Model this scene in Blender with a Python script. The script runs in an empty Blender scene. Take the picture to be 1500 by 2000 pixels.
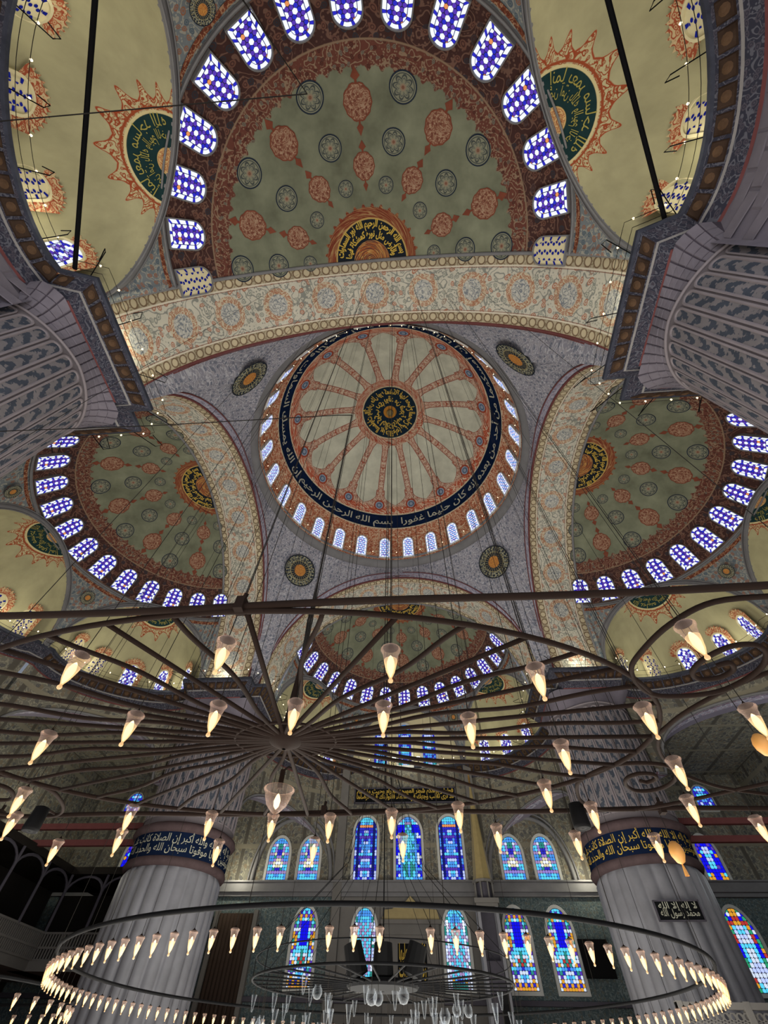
import bpy, math, random
import numpy as np
from mathutils import Matrix
random.seed(11)
SC = bpy.context.scene
COL = SC.collection
pi = math.pi
R_ = math.radians
# ------------------------------------------------------------------ camera
EYE = np.array([1.406, -17.886, 0.0])          # heights are measured from the eye, the floor lies at -1.65
FLOOR = -1.65
def _cam():
    f, pit, yaw, rol = 805.744, 0.9522, 0.0982, 0.0285
    fw = np.array([-math.sin(yaw)*math.cos(pit), math.cos(yaw)*math.cos(pit), math.sin(pit)])
    rt = np.array([math.cos(yaw), math.sin(yaw), 0.0])
    up = np.cross(rt, fw)
    r2 = math.cos(rol)*rt + math.sin(rol)*up
    u2 = -math.sin(rol)*rt + math.cos(rol)*up
    cd = bpy.data.cameras.new('camera')
    cd.sensor_fit = 'HORIZONTAL'; cd.sensor_width = 36.0; cd.lens = f/1500*36.0
    cd.clip_start = 0.05; cd.clip_end = 300
    co = bpy.data.objects.new('camera', cd); COL.objects.link(co)
    m = Matrix.Identity(4)
    for i in range(3):
        m[i][0], m[i][1], m[i][2], m[i][3] = r2[i], u2[i], -fw[i], EYE[i]
    co.matrix_world = m
    SC.camera = co
_cam()
# ------------------------------------------------------------------ world, light, exposure
W = bpy.data.worlds.new('world'); SC.world = W; W.use_nodes = True
W.node_tree.nodes['Background'].inputs[0].default_value = (0.75, 0.83, 1.0, 1)
W.node_tree.nodes['Background'].inputs[1].default_value = 0.25
SC.view_settings.view_transform = 'Standard'; SC.view_settings.look = 'None'
SC.view_settings.gamma = 1.0; SC.view_settings.use_curve_mapping = False
SC.view_settings.exposure = 0.0
SC.cycles.max_bounces = 4; SC.cycles.diffuse_bounces = 2; SC.cycles.glossy_bounces = 2
SC.cycles.transmission_bounces = 3; SC.cycles.transparent_max_bounces = 12
SC.cycles.use_adaptive_sampling = True; SC.cycles.adaptive_threshold = 0.03
SC.cycles.caustics_reflective = False; SC.cycles.caustics_refractive = False
SC.cycles.sample_clamp_indirect = 4.0
def area_light(name, loc, size, power, col, rot=(pi, 0, 0), sy=None):
    l = bpy.data.lights.new(name, 'AREA'); l.energy = power; l.color = col
    l.shape = 'RECTANGLE' if sy else 'DISK'; l.size = size
    if sy: l.size_y = sy
    o = bpy.data.objects.new(name, l); o.location = loc; o.rotation_euler = rot; COL.objects.link(o); return o
def point_light(name, loc, power, col, rad=0.1):
    l = bpy.data.lights.new(name, 'POINT'); l.energy = power; l.color = col; l.shadow_soft_size = rad
    o = bpy.data.objects.new(name, l); o.location = loc; COL.objects.link(o); return o
# added upward fill lights, standing in for floor bounce and chandelier glow
area_light('floor_fill_light', (0, 0, -1.4), 22, 5600, (1.0, 0.97, 0.88))
area_light('floor_fill_light', (0, -15, -1.4), 16, 1500, (1.0, 0.97, 0.90))
# added fill light behind the viewer, brightens the lower walls and piers
area_light('rear_fill_light', (0, -29, 6.0), 34, 2600, (0.93, 0.96, 1.0), (R_(90), 0, 0), 12)
# ------------------------------------------------------------------ node expressions
def lin(h):
    h = h.lstrip('#'); o = []
    for i in (0, 2, 4):
        c = int(h[i:i+2], 16)/255.0
        o.append(c/12.92 if c <= 0.04045 else ((c+0.055)/1.055)**2.4)
    return tuple(o)+(1.0,)
class S:
    def __init__(s, nt, so): s.nt = nt; s.so = so
    def _m(s, op, *a, clamp=False):
        n = s.nt.nodes.new('ShaderNodeMath'); n.operation = op; n.use_clamp = clamp
        for i, x in enumerate((s,)+a):
            if isinstance(x, S): s.nt.links.new(x.so, n.inputs[i])
            else: n.inputs[i].default_value = x
        return S(s.nt, n.outputs[0])
    def __add__(s, o): return s._m('ADD', o)
    __radd__ = __add__
    def __mul__(s, o): return s._m('MULTIPLY', o)
    __rmul__ = __mul__
    def __sub__(s, o): return s._m('SUBTRACT', o)
    def __rsub__(s, o): return (s*-1.0)+o
    def __truediv__(s, o): return s._m('DIVIDE', o)
    def abs(s): return s._m('ABSOLUTE')
    def sin(s): return s._m('SINE')
    def cos(s): return s._m('COSINE')
    def sqrt(s): return s._m('SQRT')
    def fract(s): return s._m('FRACT')
    def floor(s): return s._m('FLOOR')
    def min(s, o): return s._m('MINIMUM', o)
    def max(s, o): return s._m('MAXIMUM', o)
    def lt(s, v, soft=0.02):                      # 1 where s < v
        if isinstance(v, S): return (v-s)._m('MULTIPLY_ADD', 1.0/soft, 0.5, clamp=True)
        return s._m('MULTIPLY_ADD', -1.0/soft, v/soft+0.5, clamp=True)
    def gt(s, v, soft=0.02): return 1.0-s.lt(v, soft)
    def band(s, a, b, soft=0.02): return s.gt(a, soft)*s.lt(b, soft)
class NT:
    def __init__(s, nt): s.nt = nt; s.v = None
    def uv(s):
        n = s.nt.nodes.new('ShaderNodeUVMap'); n.uv_map = 'UVMap'
        sp = s.nt.nodes.new('ShaderNodeSeparateXYZ'); s.nt.links.new(n.outputs[0], sp.inputs[0])
        return S(s.nt, sp.outputs[0]), S(s.nt, sp.outputs[1])
    def obj(s):
        n = s.nt.nodes.new('ShaderNodeTexCoord'); return n.outputs['Object']
    def vec(s, x, y, z=0.0):
        n = s.nt.nodes.new('ShaderNodeCombineXYZ')
        for i, q in enumerate((x, y, z)):
            if isinstance(q, S): s.nt.links.new(q.so, n.inputs[i])
            else: n.inputs[i].default_value = q
        return n.outputs[0]
    def noise(s, vec, scale=1.0, detail=2.0, rough=0.5):
        n = s.nt.nodes.new('ShaderNodeTexNoise'); n.inputs['Scale'].default_value = scale
        n.inputs['Detail'].default_value = detail; n.inputs['Roughness'].default_value = rough
        s.nt.links.new(vec, n.inputs['Vector']); return S(s.nt, n.outputs['Fac'])
    def vor(s, vec, scale=1.0, feature='F1', rnd=1.0):
        n = s.nt.nodes.new('ShaderNodeTexVoronoi'); n.voronoi_dimensions = '2D'; n.feature = feature
        n.inputs['Scale'].default_value = scale; n.inputs['Randomness'].default_value = rnd
        s.nt.links.new(vec, n.inputs['Vector'])
        return S(s.nt, n.outputs['Distance']), n.outputs.get('Color')
    def mix(s, f, a, b):
        n = s.nt.nodes.new('ShaderNodeMix'); n.data_type = 'RGBA'
        for k, q in ((0, f), (6, a), (7, b)):
            if isinstance(q, S): s.nt.links.new(q.so, n.inputs[k])
            elif isinstance(q, (tuple, float, int)): n.inputs[k].default_value = q
            else: s.nt.links.new(q, n.inputs[k])
        return n.outputs[2]
    def sep(s, c):
        sp = s.nt.nodes.new('ShaderNodeSeparateColor'); s.nt.links.new(c, sp.inputs[0])
        return S(s.nt, sp.outputs[0])
    # leafy ornament: winding stems, blossoms with eyes
    def floral(s, u, v, k, bg, vine, fl1, fl2=None, warp=0.5, stem=0.06, fl=0.3, rnd=0.8):
        uk, vk = u*k, v*k
        nz = s.noise(s.vec(uk, vk), 0.5, 1.5)
        st = ((nz*8.0).fract()-0.5).abs()
        col = s.mix(st.lt(stem*1.7, 0.06), bg, vine)
        lf, _ = s.vor(s.vec(uk, vk), 2.6, 'F1', 1.0)
        col = s.mix(lf.lt(0.24, 0.08)*nz.gt(0.5, 0.06), col, vine)
        w = (nz-0.5)*(2*warp)
        d, c = s.vor(s.vec(uk+w, vk-w), 1.0, 'F1', rnd)
        r = s.sep(c)
        fc = s.mix(r.gt(0.5, 0.1), fl1, fl2 or fl1)
        col = s.mix(d.lt(fl, 0.05), col, fc)
        return s.mix(d.band(fl*0.35, fl*0.6, 0.05), col, bg)
    def stain(s, col, vec, scale=0.5, amt=0.25):
        n = s.noise(vec, scale, 4.0, 0.6)
        g = s.nt.nodes.new('ShaderNodeMix'); g.data_type = 'RGBA'; g.blend_type = 'MULTIPLY'; g.inputs[0].default_value = 1.0
        if isinstance(col, tuple): g.inputs[6].default_value = col
        else: s.nt.links.new(col, g.inputs[6])
        val = (n-0.5)*(2.2*amt)+(1.0-amt*0.3)
        cc = s.nt.nodes.new('ShaderNodeCombineColor')
        for i in range(3): s.nt.links.new(val.so, cc.inputs[i])
        s.nt.links.new(cc.outputs[0], g.inputs[7]); return g.outputs[2]
MATS = {}
def painted(name, fn, bump=None):
    m = bpy.data.materials.new(name); m.use_nodes = True; nt = m.node_tree; nt.nodes.clear()
    out = nt.nodes.new('ShaderNodeOutputMaterial'); b = nt.nodes.new('ShaderNodeBsdfDiffuse')
    c = fn(NT(nt))
    if isinstance(c, tuple): b.inputs[0].default_value = c
    else: nt.links.new(c, b.inputs[0])
    nt.links.new(b.outputs[0], out.inputs[0]); MATS[name] = m; return m
def glossy(name, col, rough=0.4, metal=0.0, fn=None):
    m = bpy.data.materials.new(name); m.use_nodes = True; nt = m.node_tree
    b = nt.nodes['Principled BSDF']; b.inputs['Roughness'].default_value = rough; b.inputs['Specular IOR Level'].default_value = 0.12 if rough > 0.65 else 0.4; b.inputs['Metallic'].default_value = metal
    n = NT(nt)
    c = fn(n) if fn else n.stain(col, n.obj(), 3.0, 0.2)
    nt.links.new(c, b.inputs['Base Color']); MATS[name] = m; return m
def emitter(name, col, strength, attr=False, cast=True):
    m = bpy.data.materials.new(name); m.use_nodes = True; nt = m.node_tree; nt.nodes.clear()
    out = nt.nodes.new('ShaderNodeOutputMaterial'); e = nt.nodes.new('ShaderNodeEmission')
    e.inputs[0].default_value = col; e.inputs[1].default_value = strength
    if attr:
        a = nt.nodes.new('ShaderNodeVertexColor'); a.layer_name = 'Col'; nt.links.new(a.outputs[0], e.inputs[0])
    nt.links.new(e.outputs[0], out.inputs[0])
    if not cast: m.cycles.emission_sampling = 'NONE'
    MATS[name] = m; return m
# ------------------------------------------------------------------ painted plaster and other materials
RED, RED2, CREAM, NAVY, GOLD = lin('8f3f2b'), lin('a9664c'), lin('cdbfa2'), lin('1a2644'), lin('c9a544')
def m_main_dome(n):
    u, v = n.uv()                                   # azimuth, polar angle in degrees
    rad = v*(pi/180.0)
    k = (u*(16/(2*pi))).fract()-0.5                 # sixteen ribs
    lat = k.abs()*(2*pi/16*11.65)*rad.sin()         # metres from the rib's middle
    flare_o = (v-48.5).max(0.0)*(v-48.5).max(0.0)*0.035+v.gt(48.5, 0.3)*0.14
    flare_i = (22.5-v).max(0.0)*0.045
    half = flare_o+flare_i+0.34+v.band(45.8, 48.6, 0.5)*0.16
    rib = lat.lt(half, 0.03)
    edge = lat.band(half-0.07, half+0.02, 0.03)
    ur, vr = u*8.0, rad*11.65
    field = n.stain(lin('cbccb8'), n.vec(u.cos()*v, u.sin()*v), 0.09, 0.42)
    ribc = n.floral(lat, vr, 3.4, lin('cbb9a2'), lin('a05a48'), lin('a05a48'), lin('8d4d40'), 0.4, 0.08, 0.3)
    c = n.mix(rib, field, n.mix(edge, ribc, lin('8c4a3c')))
    border = n.floral(u*v*0.19, vr, 1.7, lin('b25a42'), lin('d8c3a8'), lin('d5bfa4'), lin('b25a42'), 0.4, 0.06, 0.26)
    scal = (u*16.0).cos().abs()*1.6
    c = n.mix(v.gt(56.4-scal*0.6, 0.4), c, border)
    ros = (lat*lat*1.0+((v-55.0)*0.2034)*((v-55.0)*0.2034)).sqrt()
    c = n.mix(ros.lt(0.62, 0.05), c, lin('9c4630'))
    c = n.mix(ros.lt(0.45, 0.05), c, n.mix(ros.band(0.2, 0.3, 0.05), lin('8d98a6'), lin('3f5573')))
    c = n.mix(v.gt(60.3, 0.2), c, CREAM)
    c = n.mix(v.gt(61.0, 0.2), c, n.stain(lin('16233f'), n.vec(ur, vr), 0.6, 0.5))
    c = n.mix(v.gt(69.2, 0.2), c, CREAM)
    low = n.floral(u*11.6, vr, 2.2, lin('b46d50'), lin('d9bfa0'), lin('955644'), lin('d6ba9a'), 0.6, 0.07, 0.26)
    c = n.mix(v.gt(69.9, 0.2), c, low)
    red = n.floral(u*v*0.2, vr, 2.2, lin('c0a58c'), lin('9d4d39'), lin('9d4d39'), None, 0.4, 0.09, 0.3)
    c = n.mix(v.lt(19.6+0.0, 0.3), c, red)
    c = n.mix(v.lt(15.6, 0.2), c, lin('c2b492'))
    c = n.mix(v.lt(15.0, 0.2), c, lin('1c2a36'))
    c = n.mix(v.lt(3.6, 0.2), c, lin('b07a33'))
    return c
painted('painted_main_dome', m_main_dome)
def m_semi(n):
    u, v = n.uv()
    rad = v*(pi/180.0); vr = rad*11.3; ua = u*9.0
    field = n.stain(lin('7f826d'), n.vec(u.cos()*v, u.sin()*v), 0.085, 0.62)
    spikes = (u*38.0).cos().abs()*1.3+(u*76.0).cos().abs()*0.6
    zone = n.floral(ua, vr, 2.0, lin('46312e'), lin('70554a'), lin('38383e'), lin('6f4e43'), 0.6, 0.06, 0.28)
    inner = n.floral(ua, vr, 2.6, lin('663f36'), lin('8a7460'), lin('4a302b'), lin('6d6f64'), 0.5, 0.06, 0.22)
    c = n.mix(v.gt(45.2-spikes, 0.3), field, inner)
    c = n.mix(v.gt(49.0, 0.2), c, lin('86705c')); c = n.mix(v.gt(49.4, 0.2), c, zone)
    c = n.mix(v.gt(62.6, 0.2), c, lin('8a6f60'))
    sp2 = (u*17.0).cos().abs()*1.0+(u*34.0).cos().abs()*0.7
    halo = n.floral(u*v*0.2, vr, 2.4, lin('7c4230'), lin('a08058'), lin('6b3226'), None, 0.4, 0.06, 0.3)
    c = n.mix(v.lt(13.2+sp2, 0.3), c, halo)
    c = n.mix(v.lt(11.4, 0.2), c, lin('b79a5c')); c = n.mix(v.lt(11.0, 0.2), c, lin('20252c'))
    eye = n.floral(u*v*0.2, vr, 3.4, lin('8e4c2f'), lin('c19a5a'), lin('35333a'), None, 0.3, 0.08, 0.3)
    c = n.mix(v.lt(5.6, 0.2), c, eye)
    return c
painted('painted_semi_dome', m_semi)
def m_exedra(n):
    u, v = n.uv()
    rad = v*(pi/180.0)
    x = rad.sin()*u.cos()*5.35; y = rad.sin()*u.sin()*3.7
    r = (x*x+y*y).sqrt()
    field = n.stain(lin('aca683'), n.vec(x, y, 0.0), 0.7, 0.34)
    a = (u*9.0).cos().abs(); a = a*a; a = a*a; a = a*a; b = (u*9.0).cos().abs()
    halo = n.floral(x, y, 4.6, lin('b5ab86'), lin('93492f'), lin('93492f'), None, 0.35, 0.10, 0.24, 0.5)
    halo = n.mix(r.band(1.70, 1.78, 0.03), halo, lin('93492f'))
    outer = a*0.36+b*0.14+1.92
    c = n.mix(r.lt(outer+0.06, 0.03), field, lin('97452c'))
    c = n.mix(r.lt(outer-0.0, 0.03), c, halo)
    c = n.mix(r.lt(1.66, 0.02), c, lin('c8ba8c'))
    c = n.mix(r.lt(1.57, 0.02), c, n.stain(lin('22383a'), n.vec(x, y), 2.0, 0.3))
    c = n.mix(r.lt(0.5, 0.02), c, lin('c3a36a'))
    eye = n.floral(x, y, 7.0, lin('c9ab78'), lin('a0603f'), lin('a0603f'), None, 0.3, 0.1, 0.3)
    return n.mix(r.lt(0.46, 0.02), c, eye)
painted('painted_exedra', m_exedra)
def m_arch(n):
    u, v = n.uv()                                   # metres round the arch, metres across the soffit (0..3.8)
    body = n.floral(u, v, 2.0, lin('c5c0b0'), lin('8b8c84'), lin('a87058'), lin('8d9086'), 0.7, 0.07, 0.27)
    k = ((u-17.77)/3.2+0.5).fract()-0.5
    rr = ((k*3.2)*(k*3.2)+(v-1.9)*(v-1.9)).sqrt()
    body = n.mix(rr.band(0.62, 0.95, 0.06), body, n.floral(u, v, 4.0, lin('c6b9a0'), lin('a87a60'), lin('a06a52'), None, 0.3, 0.1, 0.3))
    body = n.mix(rr.lt(0.6, 0.05), body, n.floral(u, v, 4.0, lin('b5b3aa'), lin('7d8288'), lin('c8c6bd'), None, 0.3, 0.1, 0.25))
    e = ((v-1.9).abs())
    ku = (u/0.62).fract()-0.5
    ring = ((ku*0.62)*(ku*0.62)+(e-1.56)*(e-1.56)).sqrt()
    edge = n.floral(u, v, 3.0, lin('aa9f86'), lin('85775f'), lin('b8ab90'), None, 0.4, 0.08, 0.25)
    edge = n.mix(ring.band(0.19, 0.26, 0.03), edge, lin('75604c'))
    edge = n.mix(ring.lt(0.18, 0.03), edge, lin('c0b294'))
    c = n.mix(e.gt(1.27, 0.02), body, edge)
    c = n.mix(e.band(1.22, 1.30, 0.02), c, lin('d2c8b4'))
    c = n.mix(e.band(1.17, 1.20, 0.02), c, lin('7d4a38'))
    c = n.mix(e.gt(1.84, 0.02), c, lin('8c5a45'))
    return n.stain(c, n.vec(u, v), 0.35, 0.25)
painted('painted_arch', m_arch)
def m_pend(n):
    u, v = n.uv()                                   # metres across, metres above the cornice line; u>=1000 marks the border
    body = n.floral(u, v, 3.0, lin('8c8b95'), lin('b5b4ba'), lin('646b7a'), lin('a5a2a6'), 0.5, 0.08, 0.27)
    return n.stain(body, n.vec(u, v), 0.4, 0.2)
painted('painted_pendentive', m_pend)
def m_border(n):
    u, v = n.uv()
    body = n.floral(u, v, 2.6, lin('9a96a6'), lin('bab7c0'), lin('6f7080'), lin('9d8a98'), 0.4, 0.08, 0.27)
    body = n.mix(v.band(0.08, 0.16, 0.02), body, lin('6b4a50')); body = n.mix(v.gt(0.72, 0.02), body, lin('807a88'))
    return n.stain(body, n.vec(u, v), 0.5, 0.2)
painted('painted_border', m_border)
def m_span(n):
    u, v = n.uv()
    body = n.floral(u, v, 2.4, lin('7b8285'), lin('a4a296'), lin('5a6872'), lin('9c6a50'), 0.5, 0.07, 0.27)
    return n.stain(body, n.vec(u, v), 0.4, 0.25)
painted('painted_spandrel', m_span)
def m_panel(n):
    u, v = n.uv()                                   # leaf scrolls climbing a narrow strip
    s = (v*8.0+(u*14.0).sin()*1.5).sin()
    w = n.noise(n.vec(u*3.0, v*3.0), 2.6, 2.0)
    leaf = (s+(w-0.5)*5.0).gt(0.05, 0.4)
    c = n.mix(leaf, lin('787375'), lin('464b55'))
    return n.stain(c, n.vec(u, v), 0.8, 0.3)
painted('painted_panel', m_panel)
painted('painted_shaft', lambda n: n.stain(lin('716a6d'), n.obj(), 0.5, 0.25))
painted('panel_edge', lambda n: n.stain(lin('857d80'), n.obj(), 0.9, 0.2))
def m_ashlar(n):
    u, v = n.uv()
    return n.stain(lin('6f6972'), n.vec(u, v), 0.7, 0.3)
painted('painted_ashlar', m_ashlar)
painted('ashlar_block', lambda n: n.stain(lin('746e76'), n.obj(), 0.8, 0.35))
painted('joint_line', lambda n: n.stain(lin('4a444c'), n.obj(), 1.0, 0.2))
def m_cornice1(n):
    u, v = n.uv()
    k = (u/0.62).fract()-0.5
    r = (k*k*0.38+(v-0.3)*(v-0.3)).sqrt()
    c = n.mix((k.abs()).gt(0.42, 0.03), lin('403328'), lin('34384a'))
    c = n.mix(r.lt(0.2, 0.03), c, lin('554535')); c = n.mix(r.lt(0.09, 0.03), c, lin('3b2f2a'))
    return n.stain(c, n.vec(u, v), 1.5, 0.4)
painted('cornice_band', m_cornice1)
painted('cornice_panel', lambda n: n.stain(lin('43352c'), n.obj(), 2.2, 0.6))
painted('cornice_boss', lambda n: n.stain(lin('5d4837'), n.obj(), 3.0, 0.4))
painted('cornice_navy', lambda n: n.floral(*n.uv(), 4.0, lin('35353f'), lin('5a5a62'), lin('4c4850'), None, 0.5, 0.08, 0.3))
painted('cornice_top', lambda n: n.stain(lin('43454f'), n.obj(), 2.0, 0.5))
painted('pale_line', lambda n: n.stain(lin('8b8784'), n.obj(), 2.0, 0.2))
painted('band_moulding', lambda n: n.stain(lin('584a4b'), n.obj(), 2.0, 0.3))
painted('red_line', lambda n: n.stain(lin('6b4140'), n.obj(), 2.0, 0.2))
painted('grey_moulding', lambda n: n.stain(lin('7e7d7e'), n.obj(), 1.0, 0.25))
painted('dark_moulding', lambda n: n.stain(lin('55525a'), n.obj(), 1.0, 0.25))
painted('plain_plaster', lambda n: n.stain(lin('8d887c'), n.obj(), 0.3, 0.3))
painted('window_plaster', lambda n: n.stain(lin('c9c9c4'), n.obj(), 2.0, 0.12))
painted('cream_plaster', lambda n: n.stain(lin('d8cda6'), n.obj(), 2.0, 0.12))
painted('lead', lambda n: n.stain(lin('3a3858'), n.obj(), 2.0, 0.2))
painted('gold_leaf', lambda n: n.stain(lin('d0b050'), n.obj(), 2.0, 0.3))
painted('dim_gold', lambda n: n.stain(lin('a39a52'), n.obj(), 2.0, 0.3))
painted('red_floral', lambda n: n.floral(*n.uv(), 3.4, lin('7d4836'), lin('a98467'), lin('5d3329'), None, 0.4, 0.08, 0.28))
painted('pale_script', lambda n: n.stain(lin('b9b8a6'), n.obj(), 2.0, 0.3))
painted('navy_paint', lambda n: n.stain(lin('18233c'), n.obj(), 1.2, 0.4))
painted('black_board', lambda n: n.stain(lin('191a1c'), n.obj(), 2.0, 0.3))
painted('red_rim', lambda n: n.stain(lin('7d4737'), n.obj(), 2.0, 0.3))
painted('navy_rim', lambda n: n.stain(lin('2c3440'), n.obj(), 2.0, 0.3))
def m_cart(n):
    u, v = n.uv()
    return n.floral(u, v, 5.0, lin('7f5444'), lin('a3866f'), lin('683c31'), lin('9c7f69'), 0.4, 0.09, 0.28)
painted('red_cartouche_paint', m_cart)
def m_round(n):
    u, v = n.uv()                                   # normalised disc: u angle, v radius
    pet = (u*4.0).cos().abs()*0.28+0.50
    c = n.mix(v.band(0.86, 0.93, 0.03), lin('83836f'), lin('474c4a'))
    c = n.mix((v-pet).abs().lt(0.07, 0.05), c, lin('474c4a'))
    c = n.mix((v-pet+0.2).abs().lt(0.05, 0.05), c, lin('5b5f5a'))
    c = n.mix(v.lt(0.24, 0.05), c, lin('8d7a68'))
    return n.mix(v.lt(0.12, 0.05), c, lin('7a5444'))
painted('round_medallion_paint', m_round)
def m_pmed(n):
    u, v = n.uv()
    k = (u*(24/(2*pi))).fract()-0.5
    c = n.mix((k.abs()).lt(0.10, 0.06), lin('2b313b'), lin('8f8560'))
    c = n.mix(v.band(0.58, 0.62, 0.02), c, lin('8f8560'))
    w = n.noise(n.vec(u*6.0, v*9.0), 1.3, 2.0)
    c = n.mix(v.gt(0.62, 0.02)*w.gt(0.53, 0.05), c, lin('9b9a84'))
    c = n.mix(v.lt(0.36, 0.02), c, n.mix(w.gt(0.5, 0.1), lin('a0603a'), lin('c8924a')))
    c = n.mix(v.gt(0.93, 0.02), c, lin('2a2f36'))
    return c
painted('pendentive_medallion_paint', m_pmed)
def m_halo(n):
    u, v = n.uv()
    return n.floral(u, v, 3.6, lin('bfa882'), lin('9a4f38'), lin('9a4f38'), lin('a8664a'), 0.4, 0.10, 0.34)
painted('window_halo_paint', m_halo)
def m_tile(n):
    u, v = n.uv()
    return n.floral(u, v, 4.0, lin('545f60'), lin('717c7c'), lin('455459'), lin('66665c'), 0.4, 0.07, 0.27)
painted('teal_tile', m_tile)
def m_wallp(n):
    u, v = n.uv()
    c = n.floral(u, v, 2.4, lin('77746a'), lin('959180'), lin('57585a'), lin('80715c'), 0.6, 0.07, 0.28)
    st_ = ((u/2.6).fract()-0.5).abs()
    c = n.mix(st_.gt(0.44, 0.02), c, lin('5e5a52')); hz = ((v/4.1).fract()-0.5).abs()
    c = n.mix(hz.gt(0.46, 0.015), c, lin('8b8574'))
    return n.stain(c, n.vec(u, v), 0.3, 0.3)
painted('wall_ornament', m_wallp)
painted('wall_stone', lambda n: n.stain(lin('76736f'), n.obj(), 0.5, 0.25))
painted('gallery_shade', lambda n: n.stain(lin('2c2926'), n.obj(), 0.5, 0.3))  # dark tone paints in the shade inside the left gallery
painted('brown_cloth', lambda n: n.stain(lin('40352f'), n.obj(), 0.8, 0.3))
painted('carpet_red', lambda n: n.stain(lin('7a2b22'), n.obj(), 0.8, 0.3))
glossy('marble', lin('a3a3a4'), 0.45, 0.0, lambda n: n.stain(lin('88888e'), n.obj(), 0.6, 0.4))
glossy('iron', lin('190e08'), 0.8, 0.0)
glossy('dark_iron', lin('060608'), 0.8, 0.0)
glossy('pale_gilt', lin('9d8c5e'), 0.5, 0.1)
glossy('brass', lin('9a7a44'), 0.35, 0.8)
glossy('black_plastic', lin('09090a'), 0.7)
glossy('egg_shell', lin('c98f4a'), 0.45)
glossy('wire', lin('201d1a'), 0.8, 0.0)
emitter('bulb', (1.0, 0.82, 0.46, 1), 2.6, cast=False)
emitter('small_bulb', (1.0, 0.80, 0.48, 1), 5.0, cast=False)
emitter('spot_bulb', (0.95, 1.0, 0.85, 1), 6.0, cast=False)
emitter('stained_glass', (1, 1, 1, 1), 1.0, attr=True)
emitter('stained_glass_dim', (1, 1, 1, 1), 0.45, attr=True)
def glass(name, tint, mixf, glow=0.0, base=(0.5, 0.38, 0.30, 1), edge=0.5):
    m = bpy.data.materials.new(name); m.use_nodes = True; nt = m.node_tree; nt.nodes.clear()
    out = nt.nodes.new('ShaderNodeOutputMaterial'); mx = nt.nodes.new('ShaderNodeMixShader')
    tr = nt.nodes.new('ShaderNodeBsdfTransparent'); tr.inputs[0].default_value = tint
    b = nt.nodes.new('ShaderNodeBsdfPrincipled'); b.inputs['Base Color'].default_value = base
    b.inputs['Roughness'].default_value = 0.12
    if glow: b.inputs['Emission Color'].default_value = (1.0, 0.60, 0.17, 1); b.inputs['Emission Strength'].default_value = glow*1.5; m.cycles.emission_sampling = 'NONE'; mixf = glow
    lw = nt.nodes.new('ShaderNodeLayerWeight'); lw.inputs[0].default_value = 0.35
    ma = nt.nodes.new('ShaderNodeMath'); ma.operation = 'MULTIPLY_ADD'; ma.use_clamp = True
    nt.links.new(lw.outputs['Facing'], ma.inputs[0]); ma.inputs[1].default_value = edge; ma.inputs[2].default_value = mixf
    nt.links.new(ma.outputs[0], mx.inputs[0]); nt.links.new(tr.outputs[0], mx.inputs[1]); nt.links.new(b.outputs[0], mx.inputs[2])
    nt.links.new(mx.outputs[0], out.inputs[0]); MATS[name] = m
glass('lamp_glass', (1.0, 0.88, 0.80, 1), 0.07, 0.0, (0.72, 0.55, 0.47, 1), 0.34)
glass('glow_glass', (1.0, 0.88, 0.62, 1), 0.10, 0.42)
glass('clear_glass', (0.95, 0.97, 1.0, 1), 0.0, 0.0, (0.5, 0.53, 0.56, 1), 0.45)
# ------------------------------------------------------------------ mesh helpers
def empty(name, loc=(0, 0, 0), parent=None):
    o = bpy.data.objects.new(name, None); COL.objects.link(o); o.location = loc; o.empty_display_size = 0.2
    if parent: o.parent = parent
    return o
def tag(o, label=None, cat=None, group=None, kind=None):
    if label: o['label'] = label
    if cat: o['category'] = cat
    if group: o['group'] = group
    if kind: o['kind'] = kind
    return o
def mk_mesh(name, V, F, mats, fm=None, uv=None, col=None, smooth=False):
    me = bpy.data.meshes.new(name)
    me.from_pydata([tuple(map(float, v)) for v in V], [], [tuple(map(int, f)) for f in F])
    if isinstance(mats, str): mats = [mats]
    for m in mats: me.materials.append(MATS[m])
    if fm is not None: me.polygons.foreach_set('material_index', np.array(fm, dtype=np.int32))
    if uv is not None:
        uv = np.asarray(uv, dtype=np.float32)
        vi = np.empty(len(me.loops), dtype=np.int32); me.loops.foreach_get('vertex_index', vi)
        l = me.uv_layers.new(name='UVMap'); l.data.foreach_set('uv', uv[vi].ravel())
    if col is not None:                             # one colour per face
        a = me.attributes.new('Col', 'FLOAT_COLOR', 'CORNER')
        cc = np.concatenate([np.tile(np.array(c, dtype=np.float32), (len(f), 1)) for c, f in zip(col, F)])
        a.data.foreach_set('color', cc.ravel())
    if smooth: me.polygons.foreach_set('use_smooth', np.ones(len(F), dtype=bool))
    me.update(); return me
def put(name, me, parent=None, loc=None):
    o = bpy.data.objects.new(name, me); COL.objects.link(o)
    if parent: o.parent = parent
    if loc is not None: o.location = loc
    return o
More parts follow.
